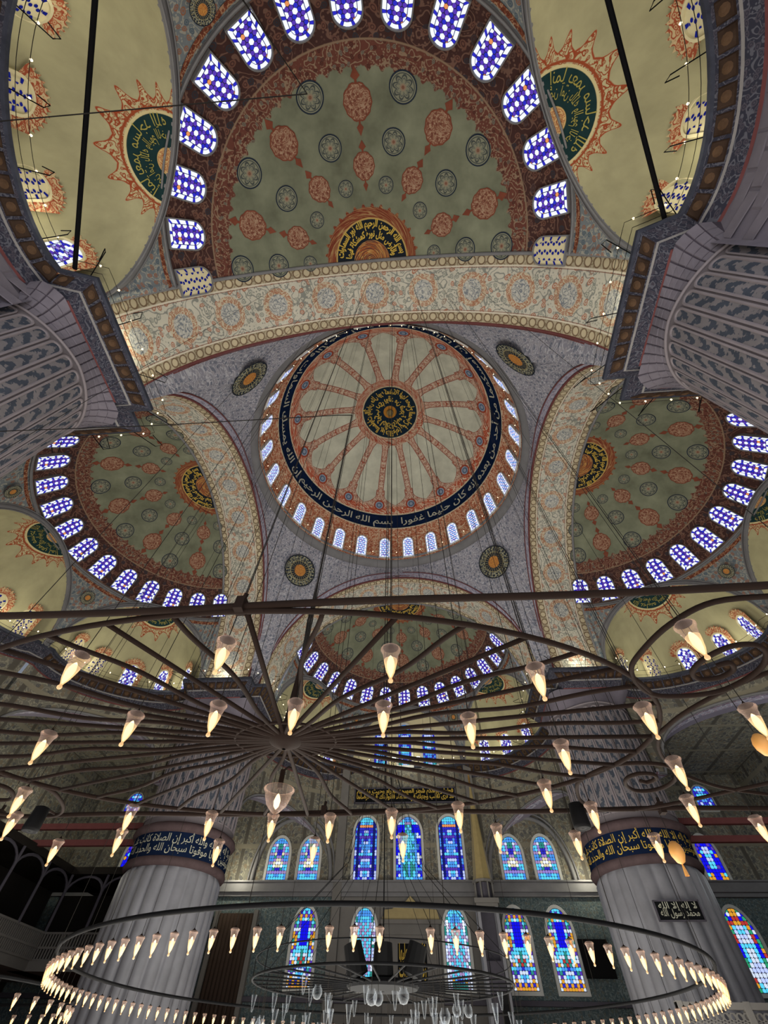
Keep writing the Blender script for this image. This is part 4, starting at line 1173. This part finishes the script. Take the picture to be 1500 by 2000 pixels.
ni = tag(empty('prayer_niche', (0.05, 25.75, FLOOR)), 'prayer niche with a gilt crest and a gold lettered panel between the striped windows', 'niche')
mb = MB(); mb.box((0, 0, (7.6+f0)/2), (2.1, 0.12, (7.6+f0)/2)); mb.box((0, -0.1, 7.5+f0), (2.3, 0.18, 0.12)); mb.box((0, -0.1, 6.7+f0), (2.2, 0.12, 0.08)); mb.obj('frame', 'wall_stone', ni)
mb = MB(); pts = [(-2.2, 7.65), (-2.0, 8.2), (-1.4, 8.25), (-1.0, 8.6), (-0.4, 8.65), (0, 9.0), (0.4, 8.65), (1.0, 8.6), (1.4, 8.25), (2.0, 8.2), (2.2, 7.65)]
mb.add([(x, -0.05, z+f0) for x, z in pts]+[(x, 0.08, z+f0) for x, z in pts], [tuple(range(11)), tuple(range(11, 22))]+[(k, k+1, 12+k, 11+k) for k in range(10)]); mb.obj('crest', 'pale_gilt', ni)
mb = MB(); mb.box((0.05, -0.14, 5.35+f0), (1.05, 0.03, 1.0)); pn = mb.obj('lettered_panel', 'black_board', ni)
text_on('gold_script', ['كلما دخل عليها', 'زكريا المحراب'], lambda x, y: (0.05-0.95+1.9*x, -0.18, 4.45+1.8*y+f0), 'gold_leaf', pn, 0.02)
mb = MB(); mb.lathe([(0.9, 0.0), (0.9, 3.6), (0.6, 4.2), (0.05, 4.3)], (0, -0.1, 0), 16); mb.obj('recess', 'pale_gilt', ni)
bd = tag(empty('inscription_board', (-0.2, FY-0.12, 15.4)), 'long black board with gold script high on the far wall', 'sign')
mb = MB(); mb.box((0, 0, 0.62), (4.65, 0.06, 0.62)); mb.obj('board', 'black_board', bd)
mb = MB()
for x, z, hx, hz in ((0, 0.03, 4.7, 0.05), (0, 1.21, 4.7, 0.05), (-4.66, 0.62, 0.05, 0.62), (4.66, 0.62, 0.05, 0.62)): mb.box((x, -0.03, z), (hx, 0.08, hz))
mb.obj('frame', 'dark_moulding', bd)
text_on('gold_script', ['فولوا وجوهكم شطر المسجد الحرام وحيث ما كنتم', 'قد نرى تقلب وجهك في السماء فلنولينك قبلة ترضاها'], lambda x, y: (-4.5+9.0*x, -0.09, 0.12+1.02*y), 'gold_leaf', bd, 0.025)
pq = empty('wall_plaque', (13.75, 11.02, 5.05)); tag(pq, 'black plaque with pale script fixed to the far right marble pier', 'sign'); pq.rotation_euler = (0.1, 0, -0.05)
mb = MB(); mb.box((0, 0, 0.38), (1.06, 0.05, 0.38)); mb.obj('board', 'black_board', pq)
mb = MB()
for x, z, hx, hz in ((0, 0.02, 1.08, 0.03), (0, 0.74, 1.08, 0.03), (-1.06, 0.38, 0.03, 0.38), (1.06, 0.38, 0.03, 0.38)): mb.box((x, -0.02, z), (hx, 0.06, hz))
mb.obj('frame', 'dark_moulding', pq)
text_on('pale_script', ['لا إله إلا الله', 'محمد رسول الله'], lambda x, y: (-0.9+1.8*x, -0.06, 0.1+0.56*y), 'pale_script', pq, 0.01)
tv = tag(empty('screen', (13.05, FY-0.5, 4.75)), 'black television screen on the tiled wall left of the right marble pier', 'screen')
mb = MB(); mb.box((0, 0, 0.93), (1.02, 0.06, 0.95)); mb.obj('bezel', 'black_plastic', tv); mb = MB(); mb.box((0, -0.065, 0.93), (0.97, 0.005, 0.9)); mb.obj('panel', 'black_plastic', tv)
mb = MB(); mb.box((0, 0.25, 0.9), (0.2, 0.22, 0.2)); mb.obj('bracket', 'dark_iron', tv)
sp = tag(empty('speaker_column', (5.1, 15.0, FLOOR)), 'dark upright speaker column below the pulpit, right of the small chandelier', 'speaker')
mb = MB(); mb.box((0, 0, (3.05+f0)/2), (0.2, 0.2, (3.05+f0)/2)); mb.obj('cabinet', 'black_plastic', sp); mb = MB(); mb.box((0, -0.205, 2.9), (0.15, 0.01, 1.4)); mb.obj('grille', 'dark_iron', sp)
# galleries
ga = tag(empty('gallery', (-24, 18.9, FLOOR)), 'gallery, its shaded inside painted dark, with a pale lattice rail beyond the left pier', 'gallery')
def gal_slab(z0, z1, nm, mat, dx=0.0):
    mb = MB(); mb.box((-3.2, -4.5, (z0+z1)/2+f0), (3.2+dx, 9.0, (z1-z0)/2)); mb.box((2.2, 3.2, (z0+z1)/2+f0), (3.4, 3.4, (z1-z0)/2)); return mb.obj(nm, mat, ga)
gal_slab(4.0, 4.45, 'floor_slab', 'wall_stone'); gal_slab(8.7, 9.1, 'roof_slab', 'gallery_shade')
mb = MB(); mb.box((-4.2, -4.5, 6.5+f0), (0.1, 9.0, 2.2)); mb.box((1.0, 5.6, 6.5+f0), (5.0, 0.1, 2.2)); mb.obj('back_panel', 'gallery_shade', ga)
def rail(p0, p1):
    p0, p1 = np.array(p0, float), np.array(p1, float); L = np.linalg.norm(p1-p0); d = (p1-p0)/L
    mb = MB(); R3 = np.array([[d[0], -d[1], 0], [d[1], d[0], 0], [0, 0, 1.0]])
    for z in (4.5, 5.05, 5.72): mb.box((*(p0+p1)/2, z+f0), (L/2, 0.06, 0.05), 0, R3)
    mb.obj('rail', 'wall_stone', ga)
    n = int(L/0.2); sm = MB(); sm.box((0, 0, 0), (0.045, 0.03, 0.62), 0, R3); me = sm.mesh('slat', 'wall_stone')
    for k in range(n):
        q = p0+d*(k+0.5)*L/n; put('slat', me, ga, (q[0], q[1], 5.1+f0))
rail((0, -9), (0, 0)); rail((0, 0), (5.4, 0))
for x, y in ((0, -9), (0, -6), (0, -3), (0, 0), (2.7, 0), (5.4, 0)):
    mb = MB(); mb.tube([(x, y, z+f0) for z in (5.7, 7.2, 8.7)], 0.09, 8); mb.obj('column', 'dark_moulding', ga)
for k, (x, y) in enumerate(((0, -7.5), (0, -4.5), (0, -1.5), (1.35, 0), (4.05, 0))):
    dx, dy = ((0, 1.5) if x == 0 else (1.35, 0)); mb = MB()
    mb.tube([(x+dx*math.cos(t), y+dy*math.cos(t), 7.7+f0+0.9*math.sin(t)) for t in np.linspace(0, pi, 11)], 0.08, 5); mb.obj('arch', 'dark_moulding', ga)
pf = tag(empty('marble_platform', (13.2, 5.0, FLOOR)), 'pierced marble balustrade of the raised platform at lower right', 'platform')
def pierced(nx, nz, w, h):
    mb = MB(); n = 12
    for j in range(nz):
        for i in range(nx):
            cx, cz = (i+0.5*(j % 2))*w-nx*w/2, j*h*0.8; V = []
            for k in range(n):
                a = 2*pi*k/n; q = 1/max(abs(math.cos(a)), abs(math.sin(a))); V.append((cx+w/2*math.cos(a)*q, 0.04, cz+h*0.4*math.sin(a)*q))
            for k in range(n): a = 2*pi*k/n; V.append((cx+w*0.33*math.cos(a), 0.04, cz+h*0.3*math.sin(a)))
            V += [(x, -0.04, z) for x, y, z in V]
            F = []
            for k in range(n): k2 = (k+1) % n; F += [(k, k2, n+k2, n+k), (2*n+k, 3*n+k, 3*n+k2, 2*n+k2), (n+k, n+k2, 3*n+k2, 3*n+k)]
            mb.add(V, F)
    return mb
o = pierced(30, 6, 0.22, 0.24).obj('pierced_panel', 'wall_stone', pf); o.location = (0.2, 0, 2.35); o['kind'] = 'stuff'
mb = MB(); mb.box((0, 0, 3.55), (3.4, 0.12, 0.08)); mb.box((0, 0, 2.2), (3.4, 0.12, 0.1)); mb.obj('rail', 'wall_stone', pf)
for x in (-3.3, -1.1, 1.1, 3.3):
    mb = MB(); mb.box((x, 0, 1.8), (0.1, 0.13, 1.85)); mb.obj('post', 'wall_stone', pf)
mb = MB(); mb.box((0, 1.6, 2.05), (3.4, 1.6, 0.12)); mb.obj('floor_slab', 'wall_stone', pf)
# ------------------------------------------------------------------ lamps
def lamp_meshes():
    m = MB(); m.lathe([(0.004, 0.0), (0.016, 0.008), (0.018, 0.02), (0.010, 0.034), (0.013, 0.045), (0.03, 0.085), (0.045, 0.15), (0.050, 0.18)], sides=14, m=0); m.lathe([(0.050, 0.18), (0.055, 0.21), (0.062, 0.245), (0.074, 0.262), (0.076, 0.274), (0.064, 0.28), (0.060, 0.29)], sides=14, m=1)
    g = m.mesh('glass_shade', ['glow_glass', 'lamp_glass'], True)
    m = MB(); m.lathe([(0.004, 0.045), (0.018, 0.08), (0.029, 0.13), (0.027, 0.17), (0.016, 0.205), (0.004, 0.22)], sides=8); b = m.mesh('bulb', 'bulb', True)
    m = MB(); m.lathe([(0.060, 0.288), (0.03, 0.30), (0.012, 0.315), (0.004, 0.33)], sides=10); c = m.mesh('cap', 'iron', True)
    return g, b, c
LG, LB, LC = lamp_meshes()
def lamp(p, label, group, wire_top=None, s=1.0, root_name='glass_lamp'):
    e = empty(root_name, p); tag(e, label, 'lamp', group); e.scale = (s, s, s)
    put('glass_shade', LG, e); put('bulb', LB, e); put('cap', LC, e)
    if wire_top is not None:
        m = MB(); m.tube([(0, 0, 0.32), (0, 0, (wire_top-p[2])/s)], 0.0046/s, 4, caps=False); m.obj('wire', 'wire', e)
    return e
# the long oval iron chandelier
HUB = np.array([-0.013, -13.457, 2.15])
ch = tag(empty('oval_chandelier', HUB), 'long black iron chandelier of an oval ring, wavy spokes and scrolls', 'chandelier')
AX, AY = 3.80, 2.03
mb = MB(); mb.tube([(AX*math.cos(t), AY*math.sin(t), 0) for t in np.linspace(0, 2*pi, 97)[:-1]], 0.024, 8, closed=True); mb.obj('oval_ring', 'iron', ch, smooth=True)
for sg in (-1, 1):
    mb = MB(); mb.tube([(x, sg*(AY+0.02), 0.012*math.sin(x*1.7)+0.03) for x in np.linspace(-7.5, 7.5, 41)], 0.029, 8); mb.obj('side_bar', 'iron', ch, smooth=True)
    for x in (-4.6, 0.08, 4.5):
        mb = MB(); mb.box((x, sg*(AY+0.02), 0.04), (0.035, 0.05, 0.06)); mb.tube([(x, sg*(AY+0.02), 0.09), (x+0.01, sg*(AY+0.02), 0.16)], 0.02, 6); mb.obj('clamp', 'iron', ch)
mb = MB(); mb.tube([(0.54*math.cos(t), 0.36*math.sin(t), 0) for t in np.linspace(0, 2*pi, 41)[:-1]], 0.016, 6, closed=True); mb.obj('inner_ring', 'iron', ch, smooth=True)
mb = MB(); mb.lathe([(0.02, -0.09), (0.10, -0.06), (0.17, -0.02), (0.19, 0.02), (0.12, 0.07), (0.06, 0.2), (0.045, 0.5), (0.02, 0.9)], sides=14); mb.obj('hub', 'iron', ch, smooth=True)
NS = 40
for k in range(NS):
    t = 2*pi*(k+0.22)/NS; a = np.array([0.12*math.cos(t), 0.12*math.sin(t), 0]); b = np.array([AX*math.cos(t), AY*math.sin(t), 0])
    d = (b-a)/np.linalg.norm(b-a); pr = np.array([-d[1], d[0], 0]); L = np.linalg.norm(b-a); amp = 0.05 if k % 2 else 0.0
    pts = [a+(b-a)*q+pr*amp*math.sin(q*L*3.6+k)*min(1, 4*q*(1-q)+0.1) for q in np.linspace(0, 1, 22 if k % 2 else 3)]
    mb = MB(); mb.tube(pts, 0.022, 6); mb.obj('spoke', 'iron', ch, smooth=True)
SCR = [(4.13, 1.98), (3.65, 1.94), (3.41, 1.7), (3.29, 1.37), (3.27, 1.12), (3.4, 0.87), (3.6, 0.7), (3.9, 0.68), (4.15, 0.75), (4.3, 0.93), (4.35, 1.12), (4.29, 1.31), (4.15, 1.41), (3.97, 1.39), (3.83, 1.23), (3.8, 1.05), (3.9, 0.94), (4.06, 0.96), (4.13, 1.07), (4.06, 1.17), (3.97, 1.13)]
ARC1 = [(3.81, -0.06), (3.87, 0.12), (3.93, 0.32), (4.06, 0.57), (4.28, 0.87), (4.58, 1.11), (5.0, 1.36), (5.57, 1.55)]
ARC2 = [(5.6, 1.05), (5.43, 1.24), (5.14, 1.42), (4.78, 1.66), (4.49, 1.83), (4.17, 1.97)]
def spline(P, n=6):
    P = np.array(P, float); o = []
    for i in range(len(P)-1):
        p0, p1, p2, p3 = P[max(i-1, 0)], P[i], P[i+1], P[min(i+2, len(P)-1)]
        for q in range(n):
            t = q/n; o.append(0.5*((2*p1)+(-p0+p2)*t+(2*p0-5*p1+4*p2-p3)*t*t+(-p0+3*p1-3*p2+p3)*t**3))
    return np.array(o+[P[-1]])
for sx in (-1, 1):
    for sy in (-1, 1):
        for P, r, nm in ((SCR, 0.022, 'scroll'), (ARC1, 0.02, 'bent_bar'), (ARC2, 0.02, 'bent_bar')):
            q = spline(P); mb = MB(); mb.tube(np.column_stack([q[:, 0]*sx, q[:, 1]*sy, np.full(len(q), 0.005*sx*sy)]), r, 7); mb.obj(nm, 'iron', ch, smooth=True)
# its hoist cable runs up to a pulley and away to the left
mb = MB(); mb.tube([(0, 0, 0.9), (0, 0.0, 4.9), (0.0, 0.0, 8.9)], 0.016, 6); mb.obj('hoist_cable', 'wire', ch)
mb = MB(); mb.tube([(0, 0, 0.88), (0.03, 0, 1.6), (0, 0, 2.4)], 0.012, 5); mb.tube([(0, 0, 0.88), (-0.03, 0, 1.6), (0, 0, 2.4)], 0.012, 5); mb.obj('sling', 'wire', ch)
mb = MB(); mb.tube([(0, 0, 8.9), (-0.4, 0, 8.97), (-6, 0, 9.1), (-13.0, 0, 9.6)], 0.014, 5); mb.obj('pulley_line', 'wire', ch)
mb = MB(); mb.tube([(0, 0, 8.9), (0, 0, 28.2)], 0.008, 4); mb.obj('suspension_wire', 'wire', ch)
for sx, sy in ((-4.6, -1), (0.08, -1), (4.5, -1), (-4.6, 1), (0.08, 1), (4.5, 1), (-2.3, 0.78), (2.3, 0.78), (-2.3, -0.78), (2.3, -0.78)):
    x, y = sx, sy*AY; z = ceil_z(x+HUB[0], y+HUB[1])-HUB[2]
    mb = MB(); mb.tube([(x, y, 0.1), (x, y, z)], 0.005, 4, caps=False); mb.obj('suspension_wire', 'wire', ch)
HR = [('near the viewer, along the near bar', [(-1.17, -1.84), (0.03, -1.96), (1.24, -1.80), (2.34, -1.52), (3.31, -1.96)]),
      ('in the second row under the oval ring', [(-2.09, -0.68), (-1.10, -0.98), (-0.30, -1.11), (0.38, -1.11), (1.13, -1.04), (1.86, -0.82), (3.31, -0.92), (4.18, -0.86)]),
      ('among the scrolls and outer spokes', [(2.74, -0.31), (3.87, 0.06), (-3.07, 0.54), (2.71, 0.54)]),
      ('in the row along the far bar', [(-3.60, 1.23), (-2.03, 1.06), (-1.13, 1.27), (-0.39, 1.34), (0.30, 1.38), (1.05, 1.26), (1.82, 1.09), (3.31, 1.13), (4.30, 0.97)]),
      ('in the farthest row beyond the far bar', [(-3.59, 2.19), (-2.51, 1.82), (-1.34, 2.23), (-0.03, 2.18), (1.14, 2.07), (2.31, 1.76), (3.30, 2.01), (4.29, 2.12), (5.27, 1.57)])]
for nm, L in HR:
    for i, (x, y) in enumerate(sorted(L)):
        X, Y = HUB[0]+x, HUB[1]+y; z = 1.80-0.15
        lamp((X, Y, z), 'lit bell glass lamp, %s from the left %s' % (ORD[i], nm), 'lamps of the oval chandelier', ceil_z(X, Y))
# round bowl lamp under the hub
bl = tag(empty('bowl_lamp', (HUB[0]-0.17, HUB[1]+0.67, 1.66)), 'wide lit glass bowl lamp hanging just behind the chandelier hub', 'lamp')
m = MB(); m.lathe([(0.004, 0.0), (0.02, 0.012), (0.022, 0.03), (0.012, 0.045), (0.05, 0.07), (0.11, 0.13), (0.14, 0.2), (0.148, 0.25), (0.17, 0.27), (0.172, 0.285), (0.15, 0.29)], sides=20); m.obj('glass_shade', 'lamp_glass', bl, smooth=True)
m = MB(); m.lathe([(0.004, 0.09), (0.03, 0.12), (0.038, 0.17), (0.02, 0.22), (0.004, 0.24)], sides=8); m.obj('bulb', 'bulb', bl, smooth=True)
m = MB(); m.tube([(0, 0, 0.29), (0, 0, 0.48)], 0.03, 6); m.tube([(0, 0, 0.47), (0.06, 0, 0.51), (0.13, 0, 0.49)], 0.014, 6); m.obj('stem', 'iron', bl)
for (x, y, zt), lab in (((4.73, -10.78, 1.9), 'orange ostrich egg hanging before the right marble pier'), ((4.54, -13.71, 1.9), 'orange ostrich egg at the right edge of the picture')):
    e = tag(empty('ostrich_egg', (x, y, zt)), lab, 'ornament'); s = 1.0 if y > -12 else 0.8
    m = MB(); m.lathe([(0.005*s, -0.125*s), (0.05*s, -0.10*s), (0.085*s, -0.03*s), (0.09*s, 0.02*s), (0.07*s, 0.08*s), (0.035*s, 0.115*s), (0.004, 0.125*s)], sides=14); m.obj('shell', 'egg_shell', e, smooth=True)
    m = MB(); m.tube([(0, 0, 0.12), (0, 0, ceil_z(x, y)-zt)], 0.005, 4, caps=False); m.obj('cord', 'wire', e)
    m = MB(); m.lathe([(0.03*s, -0.24*s), (0.015*s, -0.15*s), (0.008, -0.12*s)], sides=6); m.obj('tassel', 'egg_shell', e)
for (x, y, z), lab in (((-3.72, -11.75, 2.02), 'black drum speaker at the left scroll of the iron chandelier'), ((3.36, -11.6, 2.05), 'black drum speaker at the right end of the far bar')):
    e = tag(empty('speaker', (x, y, z)), lab, 'speaker'); m = MB(); m.lathe([(0.02, -0.13), (0.1, -0.13), (0.105, -0.1), (0.09, 0.13), (0.03, 0.15)], sides=14); m.obj('housing', 'black_plastic', e, smooth=True)
    m = MB(); m.lathe([(0.005, -0.128), (0.085, -0.132)], sides=14); m.obj('grille', 'dark_iron', e); m = MB(); m.tube([(0, 0, 0.14), (0.06, 0.23, 0.13)] if x < 0 else [(0, 0, 0.14), (0.15, -0.01, 0.10)], 0.014, 5); m.obj('bracket', 'iron', e)
# the wide ring chandelier under the main dome
RR, RZ = 8.6, 1.82
rc = tag(empty('ring_chandelier', (0, 0, RZ)), 'very wide dark ring chandelier under the main dome, edged with small lamps', 'chandelier')
mb = MB(); mb.tube([(RR*math.cos(t), RR*math.sin(t), 0) for t in np.linspace(0, 2*pi, 129)[:-1]], 0.04, 8, closed=True); mb.obj('ring', 'dark_iron', rc, smooth=True)
mb = MB(); mb.tube([(0, 0, 0.4), (0, 0, 42.2)], 0.02, 6); mb.obj('main_cable', 'dark_iron', rc)
for k in range(16):
    t = 2*pi*(k+0.5)/16; x, y = RR*math.cos(t), RR*math.sin(t)
    mb = MB(); mb.tube([(x, y, 0), (x, y, ceil_z(x, y)-RZ)], 0.007, 4, caps=False); mb.obj('suspension_wire', 'wire', rc)
NL = 132
for k in range(NL):
    t = 2*pi*(k+0.5)/NL; x, y = RR*math.cos(t), RR*math.sin(t)
    if k in (97, 101): continue
    far_ = t < pi; m_ = (k-NL/4) if far_ else (k-3*NL/4)
    left = (m_ >= 0) == far_; cnt = int(m_)+1 if m_ >= 0 else int(-m_+0.5)
    lamp((x, y, 1.26), 'lit lamp of the wide ring, number %d %s of its %s point' % (cnt, 'left' if left else 'right', 'farthest' if far_ else 'nearest'), 'lamps of the wide ring', RZ)
# small inner chandelier with clear glass drops
ic = tag(empty('inner_chandelier', (0, 0, 1.75)), 'small dark spoked chandelier with clear glass drops at the centre of the wide ring', 'chandelier')
mb = MB(); mb.tube([(3.7*math.cos(t), 3.7*math.sin(t), 0) for t in np.linspace(0, 2*pi, 49)[:-1]], 0.03, 6, closed=True); mb.obj('ring', 'dark_iron', ic, smooth=True)
mb = MB(); mb.tube([(3.7*math.cos(t), 3.7*math.sin(t), 0.42) for t in np.linspace(0, 2*pi, 49)[:-1]], 0.015, 5, closed=True); mb.obj('upper_ring', 'dark_iron', ic, smooth=True)
mb = MB(); mb.lathe([(0.05, -0.1), (1.0, -0.06), (1.05, 0.0), (1.0, 0.08), (0.1, 0.2)], sides=20); mb.obj('hub', 'dark_iron', ic)
for k in range(28):
    t = 2*pi*k/28; mb = MB(); mb.tube([(0.9*math.cos(t), 0.9*math.sin(t), 0), (3.7*math.cos(t), 3.7*math.sin(t), 0)], 0.02, 5); mb.obj('spoke', 'dark_iron', ic)
for k in range(14):
    t = 2*pi*(k+.5)/14; mb = MB(); mb.tube([(3.7*math.cos(t), 3.7*math.sin(t), 0.0), (3.7*math.cos(t), 3.7*math.sin(t), 0.42)], 0.012, 4); mb.tube([(3.7*math.cos(t), 3.7*math.sin(t), 0.42), (1.4*math.cos(t), 1.4*math.sin(t), 2.6), (0.03*math.cos(t), 0.03*math.sin(t), 6.8)], 0.009, 4); mb.obj('stay', 'dark_iron', ic)
for x, tl in ((-0.75, -0.3), (0.05, 0.0), (0.95, 0.35)):
    mb = MB(); c, s_ = math.cos(tl), math.sin(tl); mb.lathe([(0.12, -0.35), (0.30, -0.3), (0.26, 0.35), (0.05, 0.38)], (x, -0.7, 0.42), 12, 0, np.array([[c, 0, s_], [0, 1, 0], [-s_, 0, c]])); mb.obj('loudspeaker', 'black_plastic', ic)
m = MB(); m.lathe([(0.004, -0.2), (0.02, -0.19), (0.04, -0.1), (0.06, 0.02), (0.075, 0.1), (0.08, 0.12)], sides=10); DG = m.mesh('glass', 'clear_glass', True)
m = MB(); m.lathe([(0.004, -0.12), (0.08, -0.1), (0.13, -0.02), (0.13, 0.05), (0.08, 0.12), (0.09, 0.14)], sides=12); DG2 = m.mesh('glass', 'clear_glass', True)
rnd = random.Random(5)
for k in range(74):
    ri = k % 5; r = (3.7, 3.3, 2.7, 2.1, 1.5)[ri]; t = 2*pi*((k*9) % 28)/28; z = 1.75-rnd.uniform(0.25, 0.95); big = rnd.random() < 0.2
    e = tag(empty('glass_drop', (r*math.cos(t), r*math.sin(t), z)), 'round clear glass globe hanging from the small inner chandelier' if big else 'slender clear unlit glass drop hanging from the small inner chandelier', 'lamp', 'clear glass globes' if big else 'clear glass drops')
    put('glass', DG2 if big else DG, e); m = MB(); m.tube([(0, 0, 0.12), (0, 0, 1.78-z)], 0.006, 4); m.obj('wire', 'wire', e)
# a further ring of lamps in the left aisle
lr = tag(empty('aisle_chandelier', (-13.2, -1.5, 1.5)), 'ring of lamps in the left aisle at the lower left corner', 'chandelier')
mb = MB(); mb.tube([(4.4*math.cos(t), 4.4*math.sin(t), 0) for t in np.linspace(0, 2*pi, 49)[:-1]], 0.035, 6, closed=True); mb.obj('ring', 'dark_iron', lr)
for k in range(44):
    t = 2*pi*k/44; lamp((-13.2+4.4*math.cos(t), -1.5+4.4*math.sin(t), 1.0), 'lit lamp of the left aisle ring, number %d clockwise from its right end' % ((44-k) % 44+1), 'lamps of the left aisle chandelier', 1.5)
# ------------------------------------------------------------------ tie rods, lines of small bulbs on the cornices
for (p, q, lab) in (((-11.28, -17.2, 18.75), (-6.2, -25.3, 18.75), 'thick black iron tie rod across the near left alcove'), ((11.45, -17.0, 18.75), (6.6, -25.1, 18.75), 'thick black iron tie rod across the near right alcove')):
    m = MB(); m.tube([p, tuple((np.array(p)+np.array(q))/2), q], 0.085, 8); tag(m.obj('tie_rod', 'dark_iron'), lab, 'rod')
m = MB(); m.tube([(-11.2, -20.66, 14.0), (-0.5, -20.5, 14.0)], 0.014, 5); m.tube([(-0.5, -20.5, 14.0), (-0.5, -20.5, 5.0)], 0.012, 5); tag(m.obj('cable', 'wire'), 'thin dark cable crossing the near left alcove overhead', 'cable')
SB = None
m = MB(); m.lathe([(0.004, -0.05), (0.035, -0.03), (0.04, 0.0), (0.03, 0.04), (0.004, 0.06)], sides=8); SB = m.mesh('bulb', 'small_bulb', True)
for side, rz in SIDES:
    P, N, L, idx, at = COR[side]; st = empty('light_string'); tag(st, 'string of small bulbs on iron brackets along the %s cornice' % side, 'lights'); st.rotation_euler.z = rz
    for d, z in ((-0.35, 18.95), (-0.12, 18.72)):
        m = MB(); ls = np.linspace(0.3, L[-1]-0.3, 160); m.tube([at(l, d, z) for l in ls], 0.012, 4); m.obj('wire', 'wire', st)
    n = int(L[-1]/1.05)
    for k in range(n):
        l = (k+0.5)*L[-1]/n; p = at(l, -0.35, 19.0); put('bulb', SB, st, tuple(p))
        if k % 2 == 0:
            m = MB(); m.tube([at(l, 0.3, 18.65), at(l, -0.95, 18.75), at(l+0.14, -1.02, 18.95), at(l+0.2, -0.5, 19.15)], 0.02, 5); m.obj('bracket', 'dark_iron', st)
st = empty('light_string'); tag(st, 'ring of tiny bulbs round the foot of the main dome', 'lights')
m = MB(); m.tube([(11.35*math.cos(a), 11.35*math.sin(a), 33.6) for a in np.linspace(0, 2*pi, 97)[:-1]], 0.012, 4, closed=True); m.obj('wire', 'wire', st)
for k in range(84):
    a = 2*pi*k/84; put('bulb', SB, st, (11.35*math.cos(a), 11.35*math.sin(a), 33.65))
for x in (-1.15, 1.2):
    e = tag(empty('spotlight', (x, 25.0, 18.85)), '%s white spotlight on the far alcove cornice' % ('left' if x < 0 else 'right'), 'lamp')
    m = MB(); m.lathe([(0.01, -0.2), (0.19, -0.12), (0.2, 0.1), (0.01, 0.18)], sides=10); m.obj('lens', 'spot_bulb', e, smooth=True); m = MB(); m.box((0, 0.1, -0.2), (0.05, 0.05, 0.12)); m.obj('stand', 'dark_iron', e)
# light of the cornice bulbs, a few soft lamps per alcove
WARM = (1.0, 0.95, 0.74)
for side, rz in SIDES:
    for i, ac in enumerate(AC):
        c, n, t = ex_frame(ac)
        for q in (-3.6, 3.6) if not (side == 'far' and i == 1) else (0,):
            p = c+n*(1.6 if not (side == 'far' and i == 1) else -0.7)+t*q*0.8+np.array([0, 0, 0.75]); p = rotz(rz)@p
            point_light('cornice_light', p, 60, WARM, 0.25)
    for x in (-10.6, 10.6):
        p = rotz(rz)@np.array([x, -14.0, 19.3]); point_light('cornice_light', p, 130 if side == 'near' else 90, WARM, 0.2)
for x in (-21, -13.9, 13.9): point_light('ledge_and_fill_light', (x, 24.6, 10.15), 170, WARM, 0.15)
for x in (-26.8, 26.8):  # added fill lights that lift the dark side walls and bays
    for y in (-1, 8, 17): point_light('ledge_and_fill_light', (x, y, 10.6), 260, (1.0, 0.96, 0.8) if x < 0 else (0.9, 0.97, 1.0), 0.4)
# glow of the two chandeliers
for x, y in ((-2.2, -13.4), (2.2, -13.4)): point_light('chandelier_light', (x, y, 1.35), 18, (1.0, 0.8, 0.5), 0.6)
for k in range(6): point_light('chandelier_light', (7.5*math.cos(k*pi/3), 7.5*math.sin(k*pi/3), 1.3), 30, (1.0, 0.82, 0.55), 0.5)
